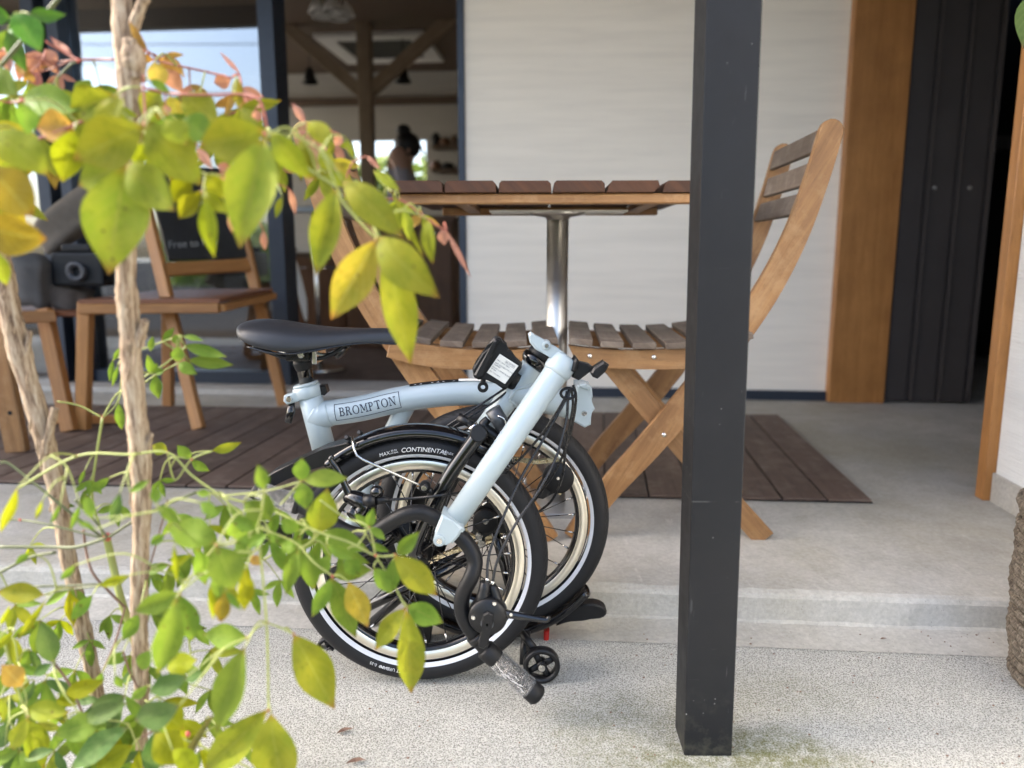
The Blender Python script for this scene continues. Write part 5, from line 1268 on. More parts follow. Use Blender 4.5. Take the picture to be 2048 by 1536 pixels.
def chain(paths):
    mb = MB()
    for pts in paths:
        P, _ = spline([at(*q_) for q_ in pts], 0, 30); L = 0; nxt = 0; k = 0
        for a_, b_ in zip(P, P[1:]):
            L += (b_-a_).length
            if L >= nxt:
                nxt += .0127/2*1.0; k += 1; d = (b_-a_).normalized(); Mx = frame(a_, d, (0, 1, 0))
                if k % 2: mb.box((-.0062, -.0034, -.0042), (.0062, .0034, -.0032), Mx, .0012); mb.box((-.0062, -.0034, .0032), (.0062, .0034, .0042), Mx, .0012)
                mb.cyl(a_-Vector((0, .0036, 0)), a_+Vector((0, .0036, 0)), .0036, 8)
    o = mb.build('chain', M['brass'], bike); o['kind'] = 'stuff'
chain([[(930, 1064, 1.262), (936, 1020, 1.262), (950, 960, 1.262), (972, 926, 1.262), (1020, 918, 1.262), (1070, 923, 1.262), (1110, 922, 1.262), (1134, 940, 1.262), (1136, 966, 1.262), (1118, 986, 1.262)],
       [(930, 1064, 1.262), (945, 1072, 1.262), (985, 1072, 1.262), (1008, 1060, 1.262)], [(860, 1122, 1.27), (900, 1104, 1.27), (950, 1090, 1.27), (1000, 1078, 1.265)]])
# rollers
def roller(px, py, Y, r_):
    c = at(px, py, Y); rr = thing('roller', c, parent=bike)
    mb = MB(); mb.lathe([(r_*.74, -.008), (r_*.95, -.009), (r_, -.006), (r_, .006), (r_*.95, .009), (r_*.74, .008)], T(c), 40, closed=True); mb.build('roller_tread', M['black'], rr)
    for k in range(4):
        a = 2*math.pi*k/4+.5; MB().tube([c+Vector((math.cos(a)*r_*.15, 0, math.sin(a)*r_*.15)), c+Vector((math.cos(a)*r_*.78, 0, math.sin(a)*r_*.78))], [r_*.22, r_*.16], 10, flat=.6).build('roller_spoke', M['black'], rr)
    MB().cyl(c+Vector((0, .012, 0)), c-Vector((0, .010, 0)), r_*.26, 20).build('roller_hub', M['black'], rr); MB().cyl(c-Vector((0, .010, 0)), c-Vector((0, .0125, 0)), .0062, 16, bev=.0006).build('roller_bolt', M['steel'], rr)
roller(1083, 1329, 1.160, .0300); roller(662, 1298, 1.27, .026); roller(1010, 1292, 1.31, .026)
MB().tube([at(1040, 1262, 1.20), at(1072, 1302, 1.172)], .0065, 14).build('roller_strut', M['black'], bike)
MB().tube([at(1052, 1262, 1.22), at(1048, 1330, 1.19)], .008, 12).build('roller_strut', M['black'], bike)
# pedal at the far left behind the flap
pd = thing('pedal', at(520, 1062, 1.33), parent=bike)
MB().box((-.045, -.03, -.010), (.045, .03, .010), T(at(535, 1066, 1.33)) @ Matrix.Rotation(R(12), 4, 'Y'), .004).build('pedal_body', M['blackmat'], pd)
MB().tube([at(575, 1070, 1.33), at(640, 1076, 1.34)], .007, 12).build('pedal_axle', M['alloy'], pd)
# ================================================================ the shrub in the foreground
LF = """
289 252 149 319 93 YG|291 246 404 371 84 YG|250 333 218 549 112 YG|250 331 157 371 72 YG|254 329 351 422 76 YG|529 262 398 291 80 YG|529 275 480 497 96 YG|541 262 622 359 48 YG
673 376 632 552 60 YG|750 481 662 640 76 Y2|754 474 879 596 74 YG|767 498 821 728 66 YG|686 362 808 477 60 YG|615 244 668 300 40 YG|601 278 632 362 36 YG|784 383 849 515 16 YG|808 417 818 484 22 YG|747 342 801 383 20 YG|855 437 866 528 27 YG|840 430 824 450 18 O
886 457 889 491 22 P|893 461 942 555 11 P|849 434 883 457 10 O|464 339 434 330 19 P|464 344 439 393 30 P|395 295 425 339 17 P|466 420 464 467 19 P|527 461 530 501 13 P|578 376 591 430 13 P|332 210 335 232 16 P|466 346 480 392 20 P|440 380 470 400 16 P
148 120 101 74 15 P|295 101 258 41 15 O|294 104 271 90 16 P|306 120 271 110 18 O|309 123 323 178 36 O2|312 115 355 142 18 O|328 131 366 186 32 P|462 156 428 166 28 P|480 148 440 104 9 P|473 153 478 219 19 Y|487 186 500 224 40 P|484 175 528 195 18 P|511 219 517 243 20 P
115 123 90 98 18 P|79 145 52 109 26 P|46 112 3 96 15 P|61 145 27 128 20 O|71 164 46 142 14 O|30 90 5 74 26 O|150 254 74 257 62 O|27 27 82 105 55 D2|60 28 133 29 26 D2|20 35 -20 25 32 D2
44 197 170 220 62 G|46 205 57 273 40 G|-12 140 38 192 46 G|-15 262 97 352 76 YG|-20 335 66 432 84 Y|-34 455 93 478 78 Y|-12 500 15 572 32 YG|148 260 125 365 56 B|227 190 140 225 72 YG|322 185 285 235 46 YG|339 191 358 246 31 Y2|364 189 437 246 60 YG|300 160 341 186 18 G|360 243 430 275 58 G
290 287 268 330 32 B|292 292 312 336 24 B|402 383 358 437 38 B|405 384 456 427 30 B|410 396 429 516 33 B|412 349 449 396 36 B|381 349 348 406 38 B|565 393 551 437 14 YG|690 274 713 325 12 YG|683 271 669 291 18 P|585 207 613 251 15 P|734 312 761 339 10 P|180 190 150 165 40 G|640 300 668 345 30 YG|655 345 700 372 26 YG|190 300 160 280 30 YG|330 240 375 290 50 YG|205 205 240 240 60 YG
369 691 455 714 24 G|376 720 468 730 26 G|357 726 395 749 25 G|356 723 356 692 26 G|311 750 318 798 25 G|301 747 294 709 18 G|304 747 314 726 14 G|311 747 330 740 14 G|366 672 408 682 12 G|355 689 350 668 18 G|301 702 306 672 14 G|325 682 349 655 14 G|226 720 219 764 11 G|236 730 224 774 9 G|239 696 227 720 10 G|237 805 244 860 19 G
335 904 304 890 26 YG|383 918 354 890 24 G|383 920 419 942 21 G|425 902 484 884 21 YG|602 962 604 915 33 G|606 961 697 957 38 G|604 964 613 1019 38 G|528 979 515 928 30 G|531 985 540 1045 29 G|636 1066 655 975 60 YG|598 1062 560 1040 30 G
644 1064 738 1101 46 G|736 1054 708 1027 18 G|738 1054 747 1015 21 G|740 1054 771 1080 17 G|742 1086 779 1103 15 G|794 1109 839 1062 31 G|788 1111 874 1191 54 YG|790 1115 783 1187 30 G|667 1152 745 1140 44 G|665 1156 712 1275 50 G|697 1164 736 1254 48 Y2|663 1156 624 1234 32 G|747 1136 783 1187 34 G|810 1216 751 1300 42 YG|814 1211 886 1246 46 G|812 1218 822 1386 62 YG|600 1070 573 1187 34 G|607 1101 630 1179 40 G|654 1090 712 1117 27 G|660 1110 640 1150 30 G|690 1115 720 1150 34 G
587 1269 669 1418 78 YG|431 1088 333 1050 66 G|433 1091 470 1180 72 G|395 1097 411 1170 36 G|490 1139 488 1221 36 B|436 1132 439 1202 26 G|452 1183 483 1221 14 G|449 1186 442 1243 32 Y|419 1177 427 1240 14 B|347 1091 354 1167 13 B|385 1107 335 1142 14 B|471 1085 503 1113 36 G|474 1082 496 1063 30 G|495 1095 537 1067 26 G|544 1066 556 1088 19 G|500 1113 522 1130 21 O|594 1097 560 1090 31 G|596 1100 572 1189 33 G
495 1276 406 1268 50 G|490 1294 433 1465 68 G|536 1419 410 1545 70 YG|542 1427 572 1575 92 YG|360 1184 268 1224 44 G|360 1189 387 1281 56 G|352 1195 316 1347 60 G|277 1228 246 1281 30 G|334 1338 395 1320 46 B|258 1150 197 1172 21 B|88 1190 -8 1183 43 YG|185 1190 140 1242 25 G|107 1325 80 1240 43 D|105 1327 66 1352 21 D|132 1388 210 1360 35 B|171 1440 258 1405 37 D|52 1420 140 1425 43 YG|211 1440 108 1470 52 G|258 1453 140 1540 50 D|375 1352 297 1385 42 D|360 1410 270 1440 60 D|310 1460 325 1535 62 D
316 1410 367 1460 52 B|310 1468 370 1528 62 B|265 1490 190 1545 52 B|57 1435 26 1500 35 YG|53 1440 88 1540 50 YG|44 1372 3 1330 42 O2|92 1200 35 1281 15 B|246 1303 215 1330 21 G|408 1345 370 1360 25 D|34 976 0 1065 22 B|240 985 222 1045 23 D|311 1007 315 972 23 G|314 1013 362 1048 27 G|219 955 180 985 18 G|185 1037 170 990 22 G|420 990 392 985 17 G|487 1003 545 1040 42 G|465 1035 470 1078 34 G|520 1055 460 1040 30 G
205 1344 190 1372 18 G|230 1350 246 1376 16 G|296 1370 262 1400 22 G|10 1500 60 1540 50 D|20 1440 -10 1500 36 D|345 1500 400 1545 40 B|150 1130 120 1160 16 G|60 1105 30 1128 14 G|160 1010 140 1060 12 G|120 1010 100 1050 10 G|85 1000 70 1040 9 B|0 1250 20 1210 12 B|70 1360 40 1410 22 D|260 985 300 960 16 G|400 1005 440 1030 26 G|170 940 158 968 9 G
0 1395 8 1440 20 YG|300 1300 282 1340 30 G|330 1068 300 1090 20 G|190 1060 150 1040 12 G|30 1260 -10 1300 16 B
"""
shrub = thing('leafy_shrub', (at(280, 1400, .80).x, .80, 0), 'foreground shrub with bare brown canes and lime, yellow and pink leaves', 'shrub')
LM['Y2'] = leafmat('leaf_gold', (.36, .33, .03), (.50, .38, .045), (.46, .14, .05), (.54, .46, .12), .45, .35)
LM['O2'] = leafmat('leaf_ochre', (.40, .28, .05), (.47, .33, .07), (.35, .12, .04), (.52, .40, .12), .45, .4)
LM['D2'] = leafmat('leaf_deep', (.06, .16, .025), (.10, .21, .035), (.12, .16, .04), (.16, .25, .06), .4, .1)
rl = random.Random(21)
def leaf_mesh(B, Tp, w, tilt, bend, fold, wave, kind, tipx=1.08):
    ax = Tp-B; L = ax.length; ax.normalize(); view = (B+Tp)/2-Vector((0, 0, CAMH)); view.normalize()
    side = ax.cross(view).normalized(); nrm = side.cross(ax).normalized()
    if nrm.dot(view) > 0: nrm = -nrm
    q = Quaternion(ax, tilt); side = q @ side; nrm = q @ nrm
    mb = MB(); NV, NU = 10, 4; g = []
    pk = .47
    for i in range(NV+1):
        v = i/NV
        pr = math.sin(math.pi*v**(math.log(.5)/math.log(pk)))
        pr = max(pr, 0)**1.0 if v < pk else max(pr, 0)**tipx
        wv = w*.5*max(pr, .015); c = B+ax*L*v+nrm*(bend*L*4*v*(1-v)+wave*L*.03*math.sin(7*v))
        row = []
        for j in range(NU+1):
            u = j/NU*2-1; row.append((mb.bm.verts.new(c+side*wv*u*math.cos(fold)+nrm*abs(u)*wv*math.sin(fold)+nrm*.06*wv*math.sin(9*v+2*u)), ((u+1)/2, v)))
        g.append(row)
    for i in range(NV):
        for j in range(NU):
            vs = [g[i][j], g[i][j+1], g[i+1][j+1], g[i+1][j]]; f = mb.bm.faces.new([x[0] for x in vs]); f.smooth = True
            for lp, x in zip(f.loops, vs): lp[mb.uv].uv = x[1]
    return mb.mesh('leaf')
def depth(px, py, small):
    """how far from the lens the foliage hangs: the long fronts reach towards it, thin sprays stay back by the canes"""
    d = .70
    if py < 640 and px > 560: d = .74
    if py < 200: d = .77
    if py > 640 and py < 960 and px < 500: d = .85
    if py > 900 and px > 560: d = .78
    if py > 1150 and px < 300: d = .74
    return d
LEAVES = []; STP = []; BASES = []
for ln in LF.strip().split('|') if False else [x for l_ in LF.strip().splitlines() for x in l_.split('|')]:
    t_ = ln.split(); bx, by, tx, ty, w = map(float, t_[:5]); k = t_[5]
    D = depth(bx, by, w < 24)+rl.uniform(-.03, .03)
    if k == 'P' or k == 'O': D += .07
    if w >= 60: D -= .03
    B = at(bx, by, D); L2 = math.hypot(tx-bx, ty-by)*unit(B); Tp = at(tx, ty, D+rl.uniform(-.25, .25)*L2)
    me = leaf_mesh(B, Tp, w*unit(B)*(1.14 if by < 640 else 1.04), rl.uniform(-.38, .38), rl.uniform(.0, .10), rl.uniform(.12, .42), rl.uniform(-.4, 1), w > 50, .72 if k == 'Y' else 1.08)
    LEAVES.append((w*L2/unit(B), me, k)); BASES.append((B, Tp, k))
# hanging sprays of three leaves that fill the crown behind the front ones
def spray(px, py, size, kinds, D, spread=.9):
    a0 = rl.uniform(.9, 2.2); B = at(px, py, D); u_ = unit(B)
    for j, da in enumerate((-spread, 0, spread)):
        a = a0+da+rl.uniform(-.25, .25); L = size*(1.25 if j == 1 else 1.0)*rl.uniform(.8, 1.15)
        tx, ty = px+math.cos(a)*L, py+math.sin(a)*L
        LEAVES.append((L*L*.4, leaf_mesh(B, at(tx, ty, D+rl.uniform(-.2, .2)*L*u_), L*rl.uniform(.31, .40)*u_, rl.uniform(-.5, .5), rl.uniform(0, .1), rl.uniform(.1, .4), rl.uniform(-.4, 1), L > 60), rl.choice(kinds)))
    BASES.append((B, at(px+math.cos(a0)*40, py+math.sin(a0)*40, D), kinds[0]))
for px, py, sz, kk, D in ((60, 165, 80, 'G YG', .74), (200, 170, 84, 'YG G', .76), (120, 215, 80, 'YG G', .74), (255, 205, 80, 'YG Y2', .76), (330, 225, 74, 'YG G', .76), (395, 205, 76, 'YG G', .76), (455, 225, 70, 'YG G', .77), (200, 285, 78, 'YG B', .75), (340, 300, 66, 'B YG', .76), (30, 250, 80, 'YG G', .74), (100, 300, 70, 'YG O2', .75), (230, 215, 60, 'YG', .70), (600, 290, 54, 'YG Y2', .75), (660, 320, 58, 'YG Y2', .75), (720, 375, 54, 'YG', .76), (500, 300, 56, 'YG G', .76), (430, 300, 48, 'P YG', .79), (15, 60, 70, 'D2 G', .74), (330, 110, 44, 'O P', .80), (470, 190, 46, 'P O', .80), (60, 130, 46, 'P O', .80), (20, 110, 42, 'P O', .80), (440, 345, 42, 'P', .80), (560, 330, 40, 'P YG', .80), (670, 285, 36, 'P YG', .79), (800, 400, 46, 'YG', .77), (845, 430, 40, 'YG O', .77), (40, 320, 70, 'YG', .73), (20, 190, 100, 'YG G', .73), (110, 180, 96, 'YG G', .73), (175, 240, 100, 'YG', .72), (300, 190, 92, 'YG Y2', .74), (400, 240, 96, 'YG G', .73), (480, 215, 86, 'YG', .74), (70, 270, 100, 'YG Y2', .72), (230, 330, 84, 'YG B', .75), (440, 265, 80, 'YG B', .75), (560, 300, 70, 'YG', .75), (640, 350, 60, 'YG', .76), (30, 400, 80, 'Y YG', .74),
    (40, 120, 50, 'P O', .79), (90, 110, 46, 'P', .79), (20, 90, 44, 'P', .79), (120, 150, 44, 'P O', .79), (380, 170, 42, 'P O', .80), (500, 205, 40, 'P', .80), (640, 270, 36, 'P', .80), (490, 390, 36, 'P', .80),
    (140, 1180, 56, 'G B', .76), (80, 1240, 62, 'G', .74), (220, 1230, 50, 'G', .78), (30, 1330, 70, 'G YG', .73), (150, 1340, 64, 'G', .75), (260, 1310, 56, 'G', .76), (60, 1400, 74, 'G', .71), (190, 1430, 72, 'G B', .71), (130, 1440, 78, 'G', .69), (300, 1420, 70, 'G', .71), (420, 1380, 50, 'G', .77), (350, 1330, 56, 'G', .75), (230, 1500, 76, 'G', .69), (400, 1500, 70, 'G B', .70), (480, 1470, 52, 'G', .74), (500, 1180, 46, 'G', .78), (380, 1110, 56, 'G', .76), (300, 1150, 46, 'G', .78),
    (560, 1160, 50, 'G', .77), (430, 1150, 66, 'G YG', .72), (340, 1130, 60, 'G', .76), (300, 1220, 70, 'G', .74), (420, 1300, 60, 'G YG', .76), (20, 1270, 70, 'YG G', .72), (90, 1360, 74, 'G D', .71), (250, 1390, 80, 'D G', .70), (360, 1440, 80, 'B G', .70), (180, 1500, 84, 'D G', .68), (40, 1500, 84, 'G YG', .68),
    (450, 1010, 58, 'G', .76), (500, 1030, 62, 'G', .75), (560, 1020, 60, 'G', .76), (420, 1050, 60, 'G B', .75), (600, 1040, 60, 'G', .75), (540, 1080, 58, 'G', .76), (640, 1080, 58, 'G', .76), (470, 1110, 56, 'G B', .76), (390, 1060, 50, 'G', .77), (690, 1100, 50, 'G', .76), (350, 1030, 48, 'G', .78), (610, 1120, 50, 'G', .76), (180, 960, 36, 'G', .80), (120, 1010, 34, 'G B', .80), (60, 1090, 36, 'G B', .80), (165, 985, 34, 'G', .80), (230, 1010, 40, 'G', .80), (320, 960, 32, 'G', .80),
    (30, 1210, 54, 'YG G', .74), (120, 1240, 48, 'G B', .76), (60, 1300, 52, 'G D', .74), (180, 1280, 40, 'G', .78), (20, 1390, 62, 'YG D', .72), (110, 1400, 62, 'G B', .73), (200, 1400, 60, 'G D', .73), (290, 1330, 58, 'G D', .74), (330, 1400, 62, 'B D', .73), (60, 1450, 70, 'YG G', .70), (150, 1470, 70, 'G D', .70), (240, 1450, 70, 'G B', .71), (330, 1470, 72, 'D B', .70), (410, 1440, 54, 'G', .74), (20, 1490, 70, 'D G', .69), (380, 1250, 44, 'G', .78), (110, 1500, 70, 'D YG', .69), (280, 1500, 70, 'B D', .69)):
    spray(px, py, sz, kk.split(), min(D+.07, .845)+rl.uniform(-.01, .01))
LEAVES.sort(key=lambda e_: -e_[0])
for _, me, k in LEAVES[:300]: put('leaf', me, LM[k], shrub)
rest = bmesh.new(); kinds_ = sorted({k for _, _, k in LEAVES[300:]})      # the smallest leaves, joined
for _, me, k in LEAVES[300:]:
    n0 = len(rest.faces); rest.from_mesh(me); rest.faces.ensure_lookup_table()
    for f in rest.faces[n0:]: f.material_index = kinds_.index(k); f.smooth = True
if kinds_:
    rm = bpy.data.meshes.new('small_leaves'); rest.to_mesh(rm)
    tag(put('small_leaves', rm, [LM[k] for k in kinds_], shrub), kind='stuff')
for (b0, t0, w, k, D) in POTLEAF:
    B = at(*b0, D); put('leaf', leaf_mesh(B, at(*t0, D), w*unit(B), .3, .06, .25, .3, True), LM[k], pt)
    q = Vector((bc.x+.005, bc.y, min(1.22, B.z-.02))); MB().tube([B, lerp(B, q, .5)+Vector((0, 0, .03)), q], [.0012, .0018, .0025], 8, smooth=5).build('leaf_stalk', M['stemd'], pt)
for i in range(16):
    a = i*2.4; z = .55+.045*i; q = bc+Vector((.012*math.sin(i), .008*math.cos(i), z)); d = Vector((math.cos(a), math.sin(a), .35)).normalized()
    if d.x < -.3: d.x *= .5
    B = q+d*.07; Tp = B+d*.10+Vector((0, 0, -.06))
    MB().tube([q, lerp(q, B, .5)+Vector((0, 0, .008)), B], [.0022, .0016, .0012], 8, smooth=4).build('leaf_stalk', M['stemd'], pt)
    put('leaf', leaf_mesh(B, Tp, .055, rl.uniform(-.6, .6), .06, .25, .3, True), LM['G' if i % 3 else 'D'], pt)
def cane(pts, name='cane', mat='bark', n=20, seed=0, rough=1.0):
    r_ = random.Random(seed); P = [at(x, y, Y+.065) for x, y, w, Y in pts]; W = [.88*w*unit(p_)/2 for p_, (x, y, w, Y) in zip(P, pts)]
    if name == 'cane' and P[-1].z > .02:
        P.append(Vector((P[-1].x+.005, P[-1].y, -.02))); W.append(W[-1]*1.1)
    sp, ws = spline(P, W, 10)
    ws = [w*(1+rough*(.035*math.sin(i*.43+seed)+.025*math.sin(i*1.13)+.035*r_.uniform(-1, 1))) for i, w in enumerate(ws)]
    # swollen leaf scars
    for i in range(len(ws)):
        ws[i] *= 1+rough*.09*math.exp(-((i % 17)-8)**2/2.5)
    mb = MB(); mb.tube(sp, ws, n)
    for v in mb.bm.verts:
        v.co += Vector((r_.uniform(-1, 1), r_.uniform(-1, 1), r_.uniform(-1, 1)))*.0006*rough
    if name == 'cane': STP.extend(sp[::4])
    return mb.build(name, M[mat], shrub)
cane([(236, -420, 20, .77), (238, -200, 30, .765), (243, -60, 36, .76), (246, 60, 46, .755), (256, 150, 48, .75), (262, 250, 44, .745), (256, 400, 44, .74), (252, 550, 44, .74), (258, 640, 46, .74), (264, 740, 44, .74), (274, 840, 46, .74), (282, 940, 44, .74), (283, 1050, 37, .74), (279, 1160, 37, .74), (280, 1280, 36, .74), (284, 1390, 30, .74), (282, 1500, 28, .74)], seed=1)
cane([(-70, -300, 20, .80), (-52, 0, 30, .80), (-30, 240, 36, .795), (-10, 420, 40, .79), (4, 540, 44, .785), (24, 640, 48, .78), (44, 720, 46, .78), (72, 815, 42, .78), (95, 900, 42, .78), (118, 1000, 36, .78), (134, 1100, 34, .78), (154, 1200, 33, .78), (176, 1300, 34, .78), (196, 1400, 26, .78), (206, 1470, 22, .78)], seed=2)
cane([(262, 70, 30, .755), (272, 40, 24, .75), (284, 8, 22, .748), (290, -6, 26, .747)], 'cane_stub', seed=3)
cane([(276, 690, 30, .74), (283, 665, 20, .738), (291, 640, 18, .736)], 'cane_stub', seed=4); cane([(286, 912, 30, .74), (294, 890, 18, .738), (303, 866, 9, .736)], 'cane_stub', seed=5)
cane([(92, 905, 26, .775), (98, 870, 18, .772), (108, 824, 17, .77), (110, 816, 16, .77)], 'cane_stub', seed=6); cane([(48, 735, 24, .78), (56, 690, 13, .776), (60, 662, 8, .775)], 'cane_stub', seed=8)
cane([(270, 160, 46, .75), (266, 120, 52, .75), (262, 80, 40, .75)], 'cane_knot', seed=9)
# leaf-scar fibres on the canes
for k in range(46):
    if k % 2: y = rl.uniform(560, 1380); i = (y-550)/(1390-550); x = 254+rl.uniform(-16, 16)+i*28; D = .789
    else: y = rl.uniform(560, 1300); i = (y-540)/(1300-540); x = 8+i*170+rl.uniform(-14, 14); D = .829
    a = at(x, y, D); b_ = at(x+rl.uniform(-5, 5), y+rl.uniform(14, 55), D+.002)
    MB().tube([a, lerp(a, b_, .5)+Vector((0, -.0012, 0)), b_], [.0004, .0014, .0003], 5).build('bark_fibre', M['bark'], shrub)
ST = [  # twigs, leaf stalks: radius mm, material, points
 (1.3, 'stemg', [(38, 976), (154, 912), (260, 909), (335, 905), (383, 950), (440, 992), (515, 1055)], .70), (1.1, 'stemg', [(515, 1055), (590, 1085), (628, 1125), (665, 1152)], .68),
 (1.2, 'stemg', [(515, 1055), (525, 1150), (533, 1245), (536, 1340), (537, 1420)], .63), (.9, 'stemg', [(533, 1245), (512, 1258), (495, 1276)], .63), (.9, 'stemg', [(533, 1245), (560, 1255), (587, 1268)], .63),
 (1.2, 'stemg', [(440, 992), (540, 1020), (640, 1065), (700, 1085), (751, 1111), (788, 1111)], .69), (1.0, 'stemg', [(751, 1111), (785, 1165), (812, 1216)], .69), (1.0, 'stemg', [(640, 1000), (690, 1035), (736, 1054), (751, 1111)], .69),
 (1.0, 'stemg', [(560, 1010), (602, 963)], .70), (.9, 'stemg', [(440, 992), (530, 982), (602, 963)], .70), (1.0, 'stemg', [(335, 905), (350, 960), (383, 919), (425, 902)], .74),
 (1.6, 'stemd', [(0, 926), (24, 931), (113, 1003), (160, 1040), (207, 1077)], .74), (4.2, 'stemg', [(212, 1070), (226, 1130), (240, 1190), (262, 1260), (280, 1330)], .76), (2.0, 'stemd', [(-5, 1094), (100, 1094), (154, 1094), (212, 1076)], .72),
 (1.6, 'stemd', [(218, 1074), (270, 1040), (330, 1010), (392, 985)], .74), (1.5, 'stemd', [(215, 1075), (180, 1030), (150, 1000)], .74), (1.5, 'stemg', [(207, 1072), (185, 1000), (190, 930), (205, 836)], .78),
 (1.1, 'stemg', [(205, 836), (232, 790), (270, 765), (330, 728), (376, 690)], .80), (1.0, 'stemg', [(205, 836), (160, 812), (115, 803)], .80), (1.0, 'stemg', [(280, 700), (330, 682), (366, 672)], .80), (.9, 'stemg', [(290, 765), (311, 750), (357, 726)], .80), (.8, 'stemg', [(205, 836), (236, 800), (243, 720), (226, 720)], .80),
 (1.2, 'stemd', [(0, 1040), (40, 1040), (100, 1050), (207, 1077)], .73), (1.5, 'twig', [(167, 1060), (172, 1100), (185, 1145), (215, 1180), (250, 1215)], .74), (1.2, 'twig', [(250, 1215), (232, 1280), (205, 1343)], .74), (1.2, 'stemd', [(70, 1173), (140, 1171), (215, 1167)], .72), (1.0, 'twig', [(335, 1000), (320, 1060), (292, 1160)], .73),
 (1.8, 'stemd', [(0, 1145), (60, 1115), (110, 1105)], .73), (1.2, 'stemr', [(156, 120), (195, 119), (228, 119)], .73), (1.2, 'stemr', [(156, 120), (125, 103), (90, 82)], .72), (1.2, 'stemd', [(153, 123), (140, 130), (115, 155)], .72),
 (1.3, 'stemr', [(287, 176), (330, 185), (369, 189), (430, 190), (481, 189), (520, 202), (535, 262)], .68), (1.1, 'stemr', [(353, 131), (410, 143), (462, 156)], .76), (1.0, 'stemr', [(295, 104), (305, 118), (353, 131)], .76), (1.2, 'stemr', [(287, 150), (287, 176), (289, 250), (268, 300), (250, 332)], .66),
 (1.3, 'stemg', [(535, 262), (575, 300), (620, 340), (673, 376), (690, 410), (752, 478)], .665), (1.1, 'stemr', [(613, 251), (640, 295), (665, 330), (690, 362), (760, 400)], .72), (1.0, 'stemr', [(760, 400), (800, 400), (849, 434), (883, 457), (893, 461)], .72),
 (2.2, 'stemd', [(118, -5), (80, 42), (49, 77), (5, 128), (-10, 150)], .70), (1.2, 'stemr', [(46, 202), (20, 205), (-8, 198)], .68), (1.5, 'stemr', [(164, 243), (120, 262), (66, 282)], .66), (1.0, 'stemr', [(462, 156), (478, 150), (484, 175), (487, 186)], .76), (1.0, 'stemr', [(400, 382), (440, 372), (464, 342)], .70),
 (1.3, 'twig', [(107, 1325), (140, 1370), (172, 1440), (200, 1480)], .70), (1.2, 'twig', [(246, 1303), (262, 1350), (290, 1400)], .72), (1.2, 'stemg', [(10, 1290), (30, 1360), (53, 1432)], .67), (1.0, 'twig', [(172, 1440), (205, 1420)], .70), (1.3, 'twig', [(270, 1480), (300, 1465), (360, 1412)], .68), (1.0, 'stemg', [(360, 1475), (420, 1500), (500, 1536)], .66),
 (1.0, 'stemg', [(434, 1090), (470, 1085), (515, 1055)], .66), (1.0, 'stemg', [(360, 1186), (400, 1130), (433, 1090)], .66), (1.0, 'stemg', [(596, 1098), (620, 1085), (640, 1065)], .70), (.8, 'stemg', [(500, 1113), (536, 1067), (545, 1066)], .72), (1.2, 'stemd', [(88, 1190), (130, 1180), (200, 1172)], .71)]
for r_, mt, pts, D in ST:
    P_ = [at(x, y, D+.075+.004*math.sin(i*2.1)) for i, (x, y) in enumerate(pts)]; STP.extend(spline(P_, 0, 4)[0])
    MB().tube(P_, r_*.001, 8, smooth=5).build('stalk', M[mt], shrub)
for x, y, D, r_ in ((533, 1245, .63, 2.4), (537, 1420, .63, 2.6), (495, 1277, .63, 2.6), (587, 1268, .63, 2.2), (515, 1055, .69, 2.2), (665, 1153, .68, 2.2), (812, 1216, .69, 2.2), (751, 1111, .69, 2.0), (790, 1110, .69, 2.0), (738, 1054, .69, 1.8), (602, 962, .70, 2.0), (215, 1074, .745, 6.0), (250, 332, .645, 2.4), (289, 250, .65, 2.6), (530, 268, .65, 2.6), (752, 478, .66, 2.4), (433, 1089, .64, 2.4), (383, 919, .72, 1.6), (335, 905, .72, 2.4), (156, 121, .72, 2.6), (287, 176, .675, 2.6), (44, 200, .66, 2.8), (154, 912, .71, 2.2), (40, 1040, .73, 2.2), (205, 836, .79, 2.2), (440, 992, .70, 2.2), (360, 1187, .64, 2.2), (376, 1468, .66, 4.0), (57, 1432, .66, 2.2), (464, 342, .70, 2.0), (404, 383, .66, 2.2), (53, 1420, .66, 2.2)):
    MB().ball(at(x, y, D+.073), r_*.00068, 1, 1, 1.25, 10, 8).build('leaf_node', M['node'], shrub)
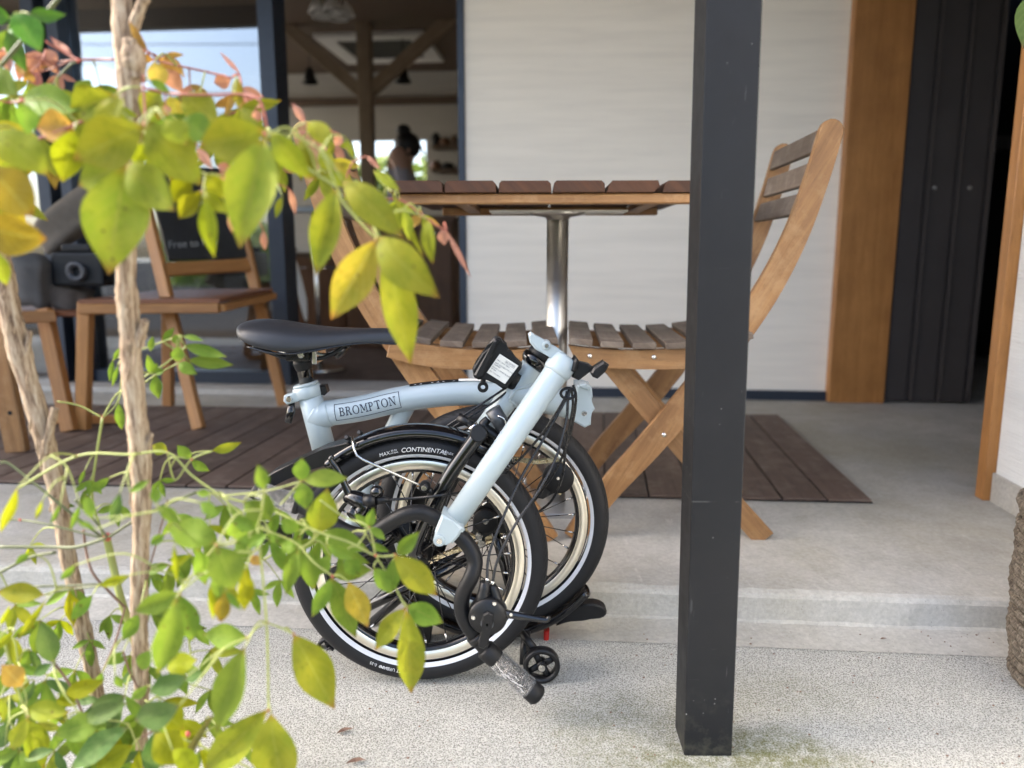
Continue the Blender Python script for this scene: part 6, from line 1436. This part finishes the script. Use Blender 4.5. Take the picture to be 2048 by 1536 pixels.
# leaf stalks: every leaf or spray is carried by the nearest stem
done = []
for B, Tp, k in BASES:
    if any((B-d).length < .006 for d in done): continue
    done.append(B); q = min(STP, key=lambda p_: (p_-B).length+.5*max(0, (p_-B).dot((Tp-B).normalized()))); L = (q-B).length
    if L < .004 or L > .22: continue
    mid = lerp(B, q, .5)+Vector((0, 0, .10*L))-(Tp-B).normalized()*.12*L
    MB().tube([B, mid, q], [.0006, .0009, .0011], 6, smooth=5).build('stalk', M['stemr' if k in ('P', 'O') or B.z > .95 else 'stemg'], shrub)
    STP.append(mid)
# a strap of grass and bits on the ground
gb = MB(); prev = None
for k in range(9):
    v = k/8; c = at(424-50*v-14*math.sin(v*2), 1432+115*v, .70); row = [gb.bm.verts.new(c+Vector((s*.0045*(.35+.65*math.sin(min(1, v*1.6+.1)*1.57)), -.002*abs(s), 0))) for s in (-1, 0, 1)]
    if prev:
        for j in range(2): gb.bm.faces.new([prev[j], prev[j+1], row[j+1], row[j]])
    prev = row
gbo = tag(gb.build('grass_blade', LM['D']), 'single broad grass blade among the lowest shrub leaves', 'grass')
def dry(px, py, L, ang, z0, lab, curl=.4):
    p = on(px, py, z0); mb = MB(); prev = None
    for k in range(9):
        v = k/8; w = L*.16*math.sin(math.pi*max(.02, min(.98, v)))+.0003; c = Vector(((v-.5)*L, .15*L*math.sin(v*3), .002+curl*L*.5*abs(v-.5)))
        row = [mb.bm.verts.new(c+Vector((0, s*w, abs(s)*w*.8))) for s in (-1, 0, 1)]
        if prev:
            for j in range(2): mb.bm.faces.new([prev[j], prev[j+1], row[j+1], row[j]])
        prev = row
    tag(mb.build('dry_leaf', M['twig'], None, T(p) @ Matrix.Rotation(ang, 4, 'Z')), lab, 'leaf', 'dry bits on the ground')
dry(690, 1468, .024, .5, .0, 'thin curled dry leaf on the concrete right of the lowest green leaves'); dry(712, 1530, .026, .3, .0, 'curled dry leaf at the bottom edge of the concrete'); dry(1767, 1281, .012, .2, .004, 'small brown leaf scrap lying in front of the step'); dry(1776, 1228, .010, 1.3, .004, 'tiny dark scrap against the face of the step')
rs = random.Random(9)
mb = MB()
for k in range(140):
    px, py = rs.uniform(560, 2040), rs.uniform(1262, 1530); p = on(px, py, .0045); r_ = rs.uniform(.0006, .0017)
    mb.ball(p, r_, 1.4, 1, .6, 6, 4)
tag(mb.build('ground_crumbs', M['twig']), kind='stuff')
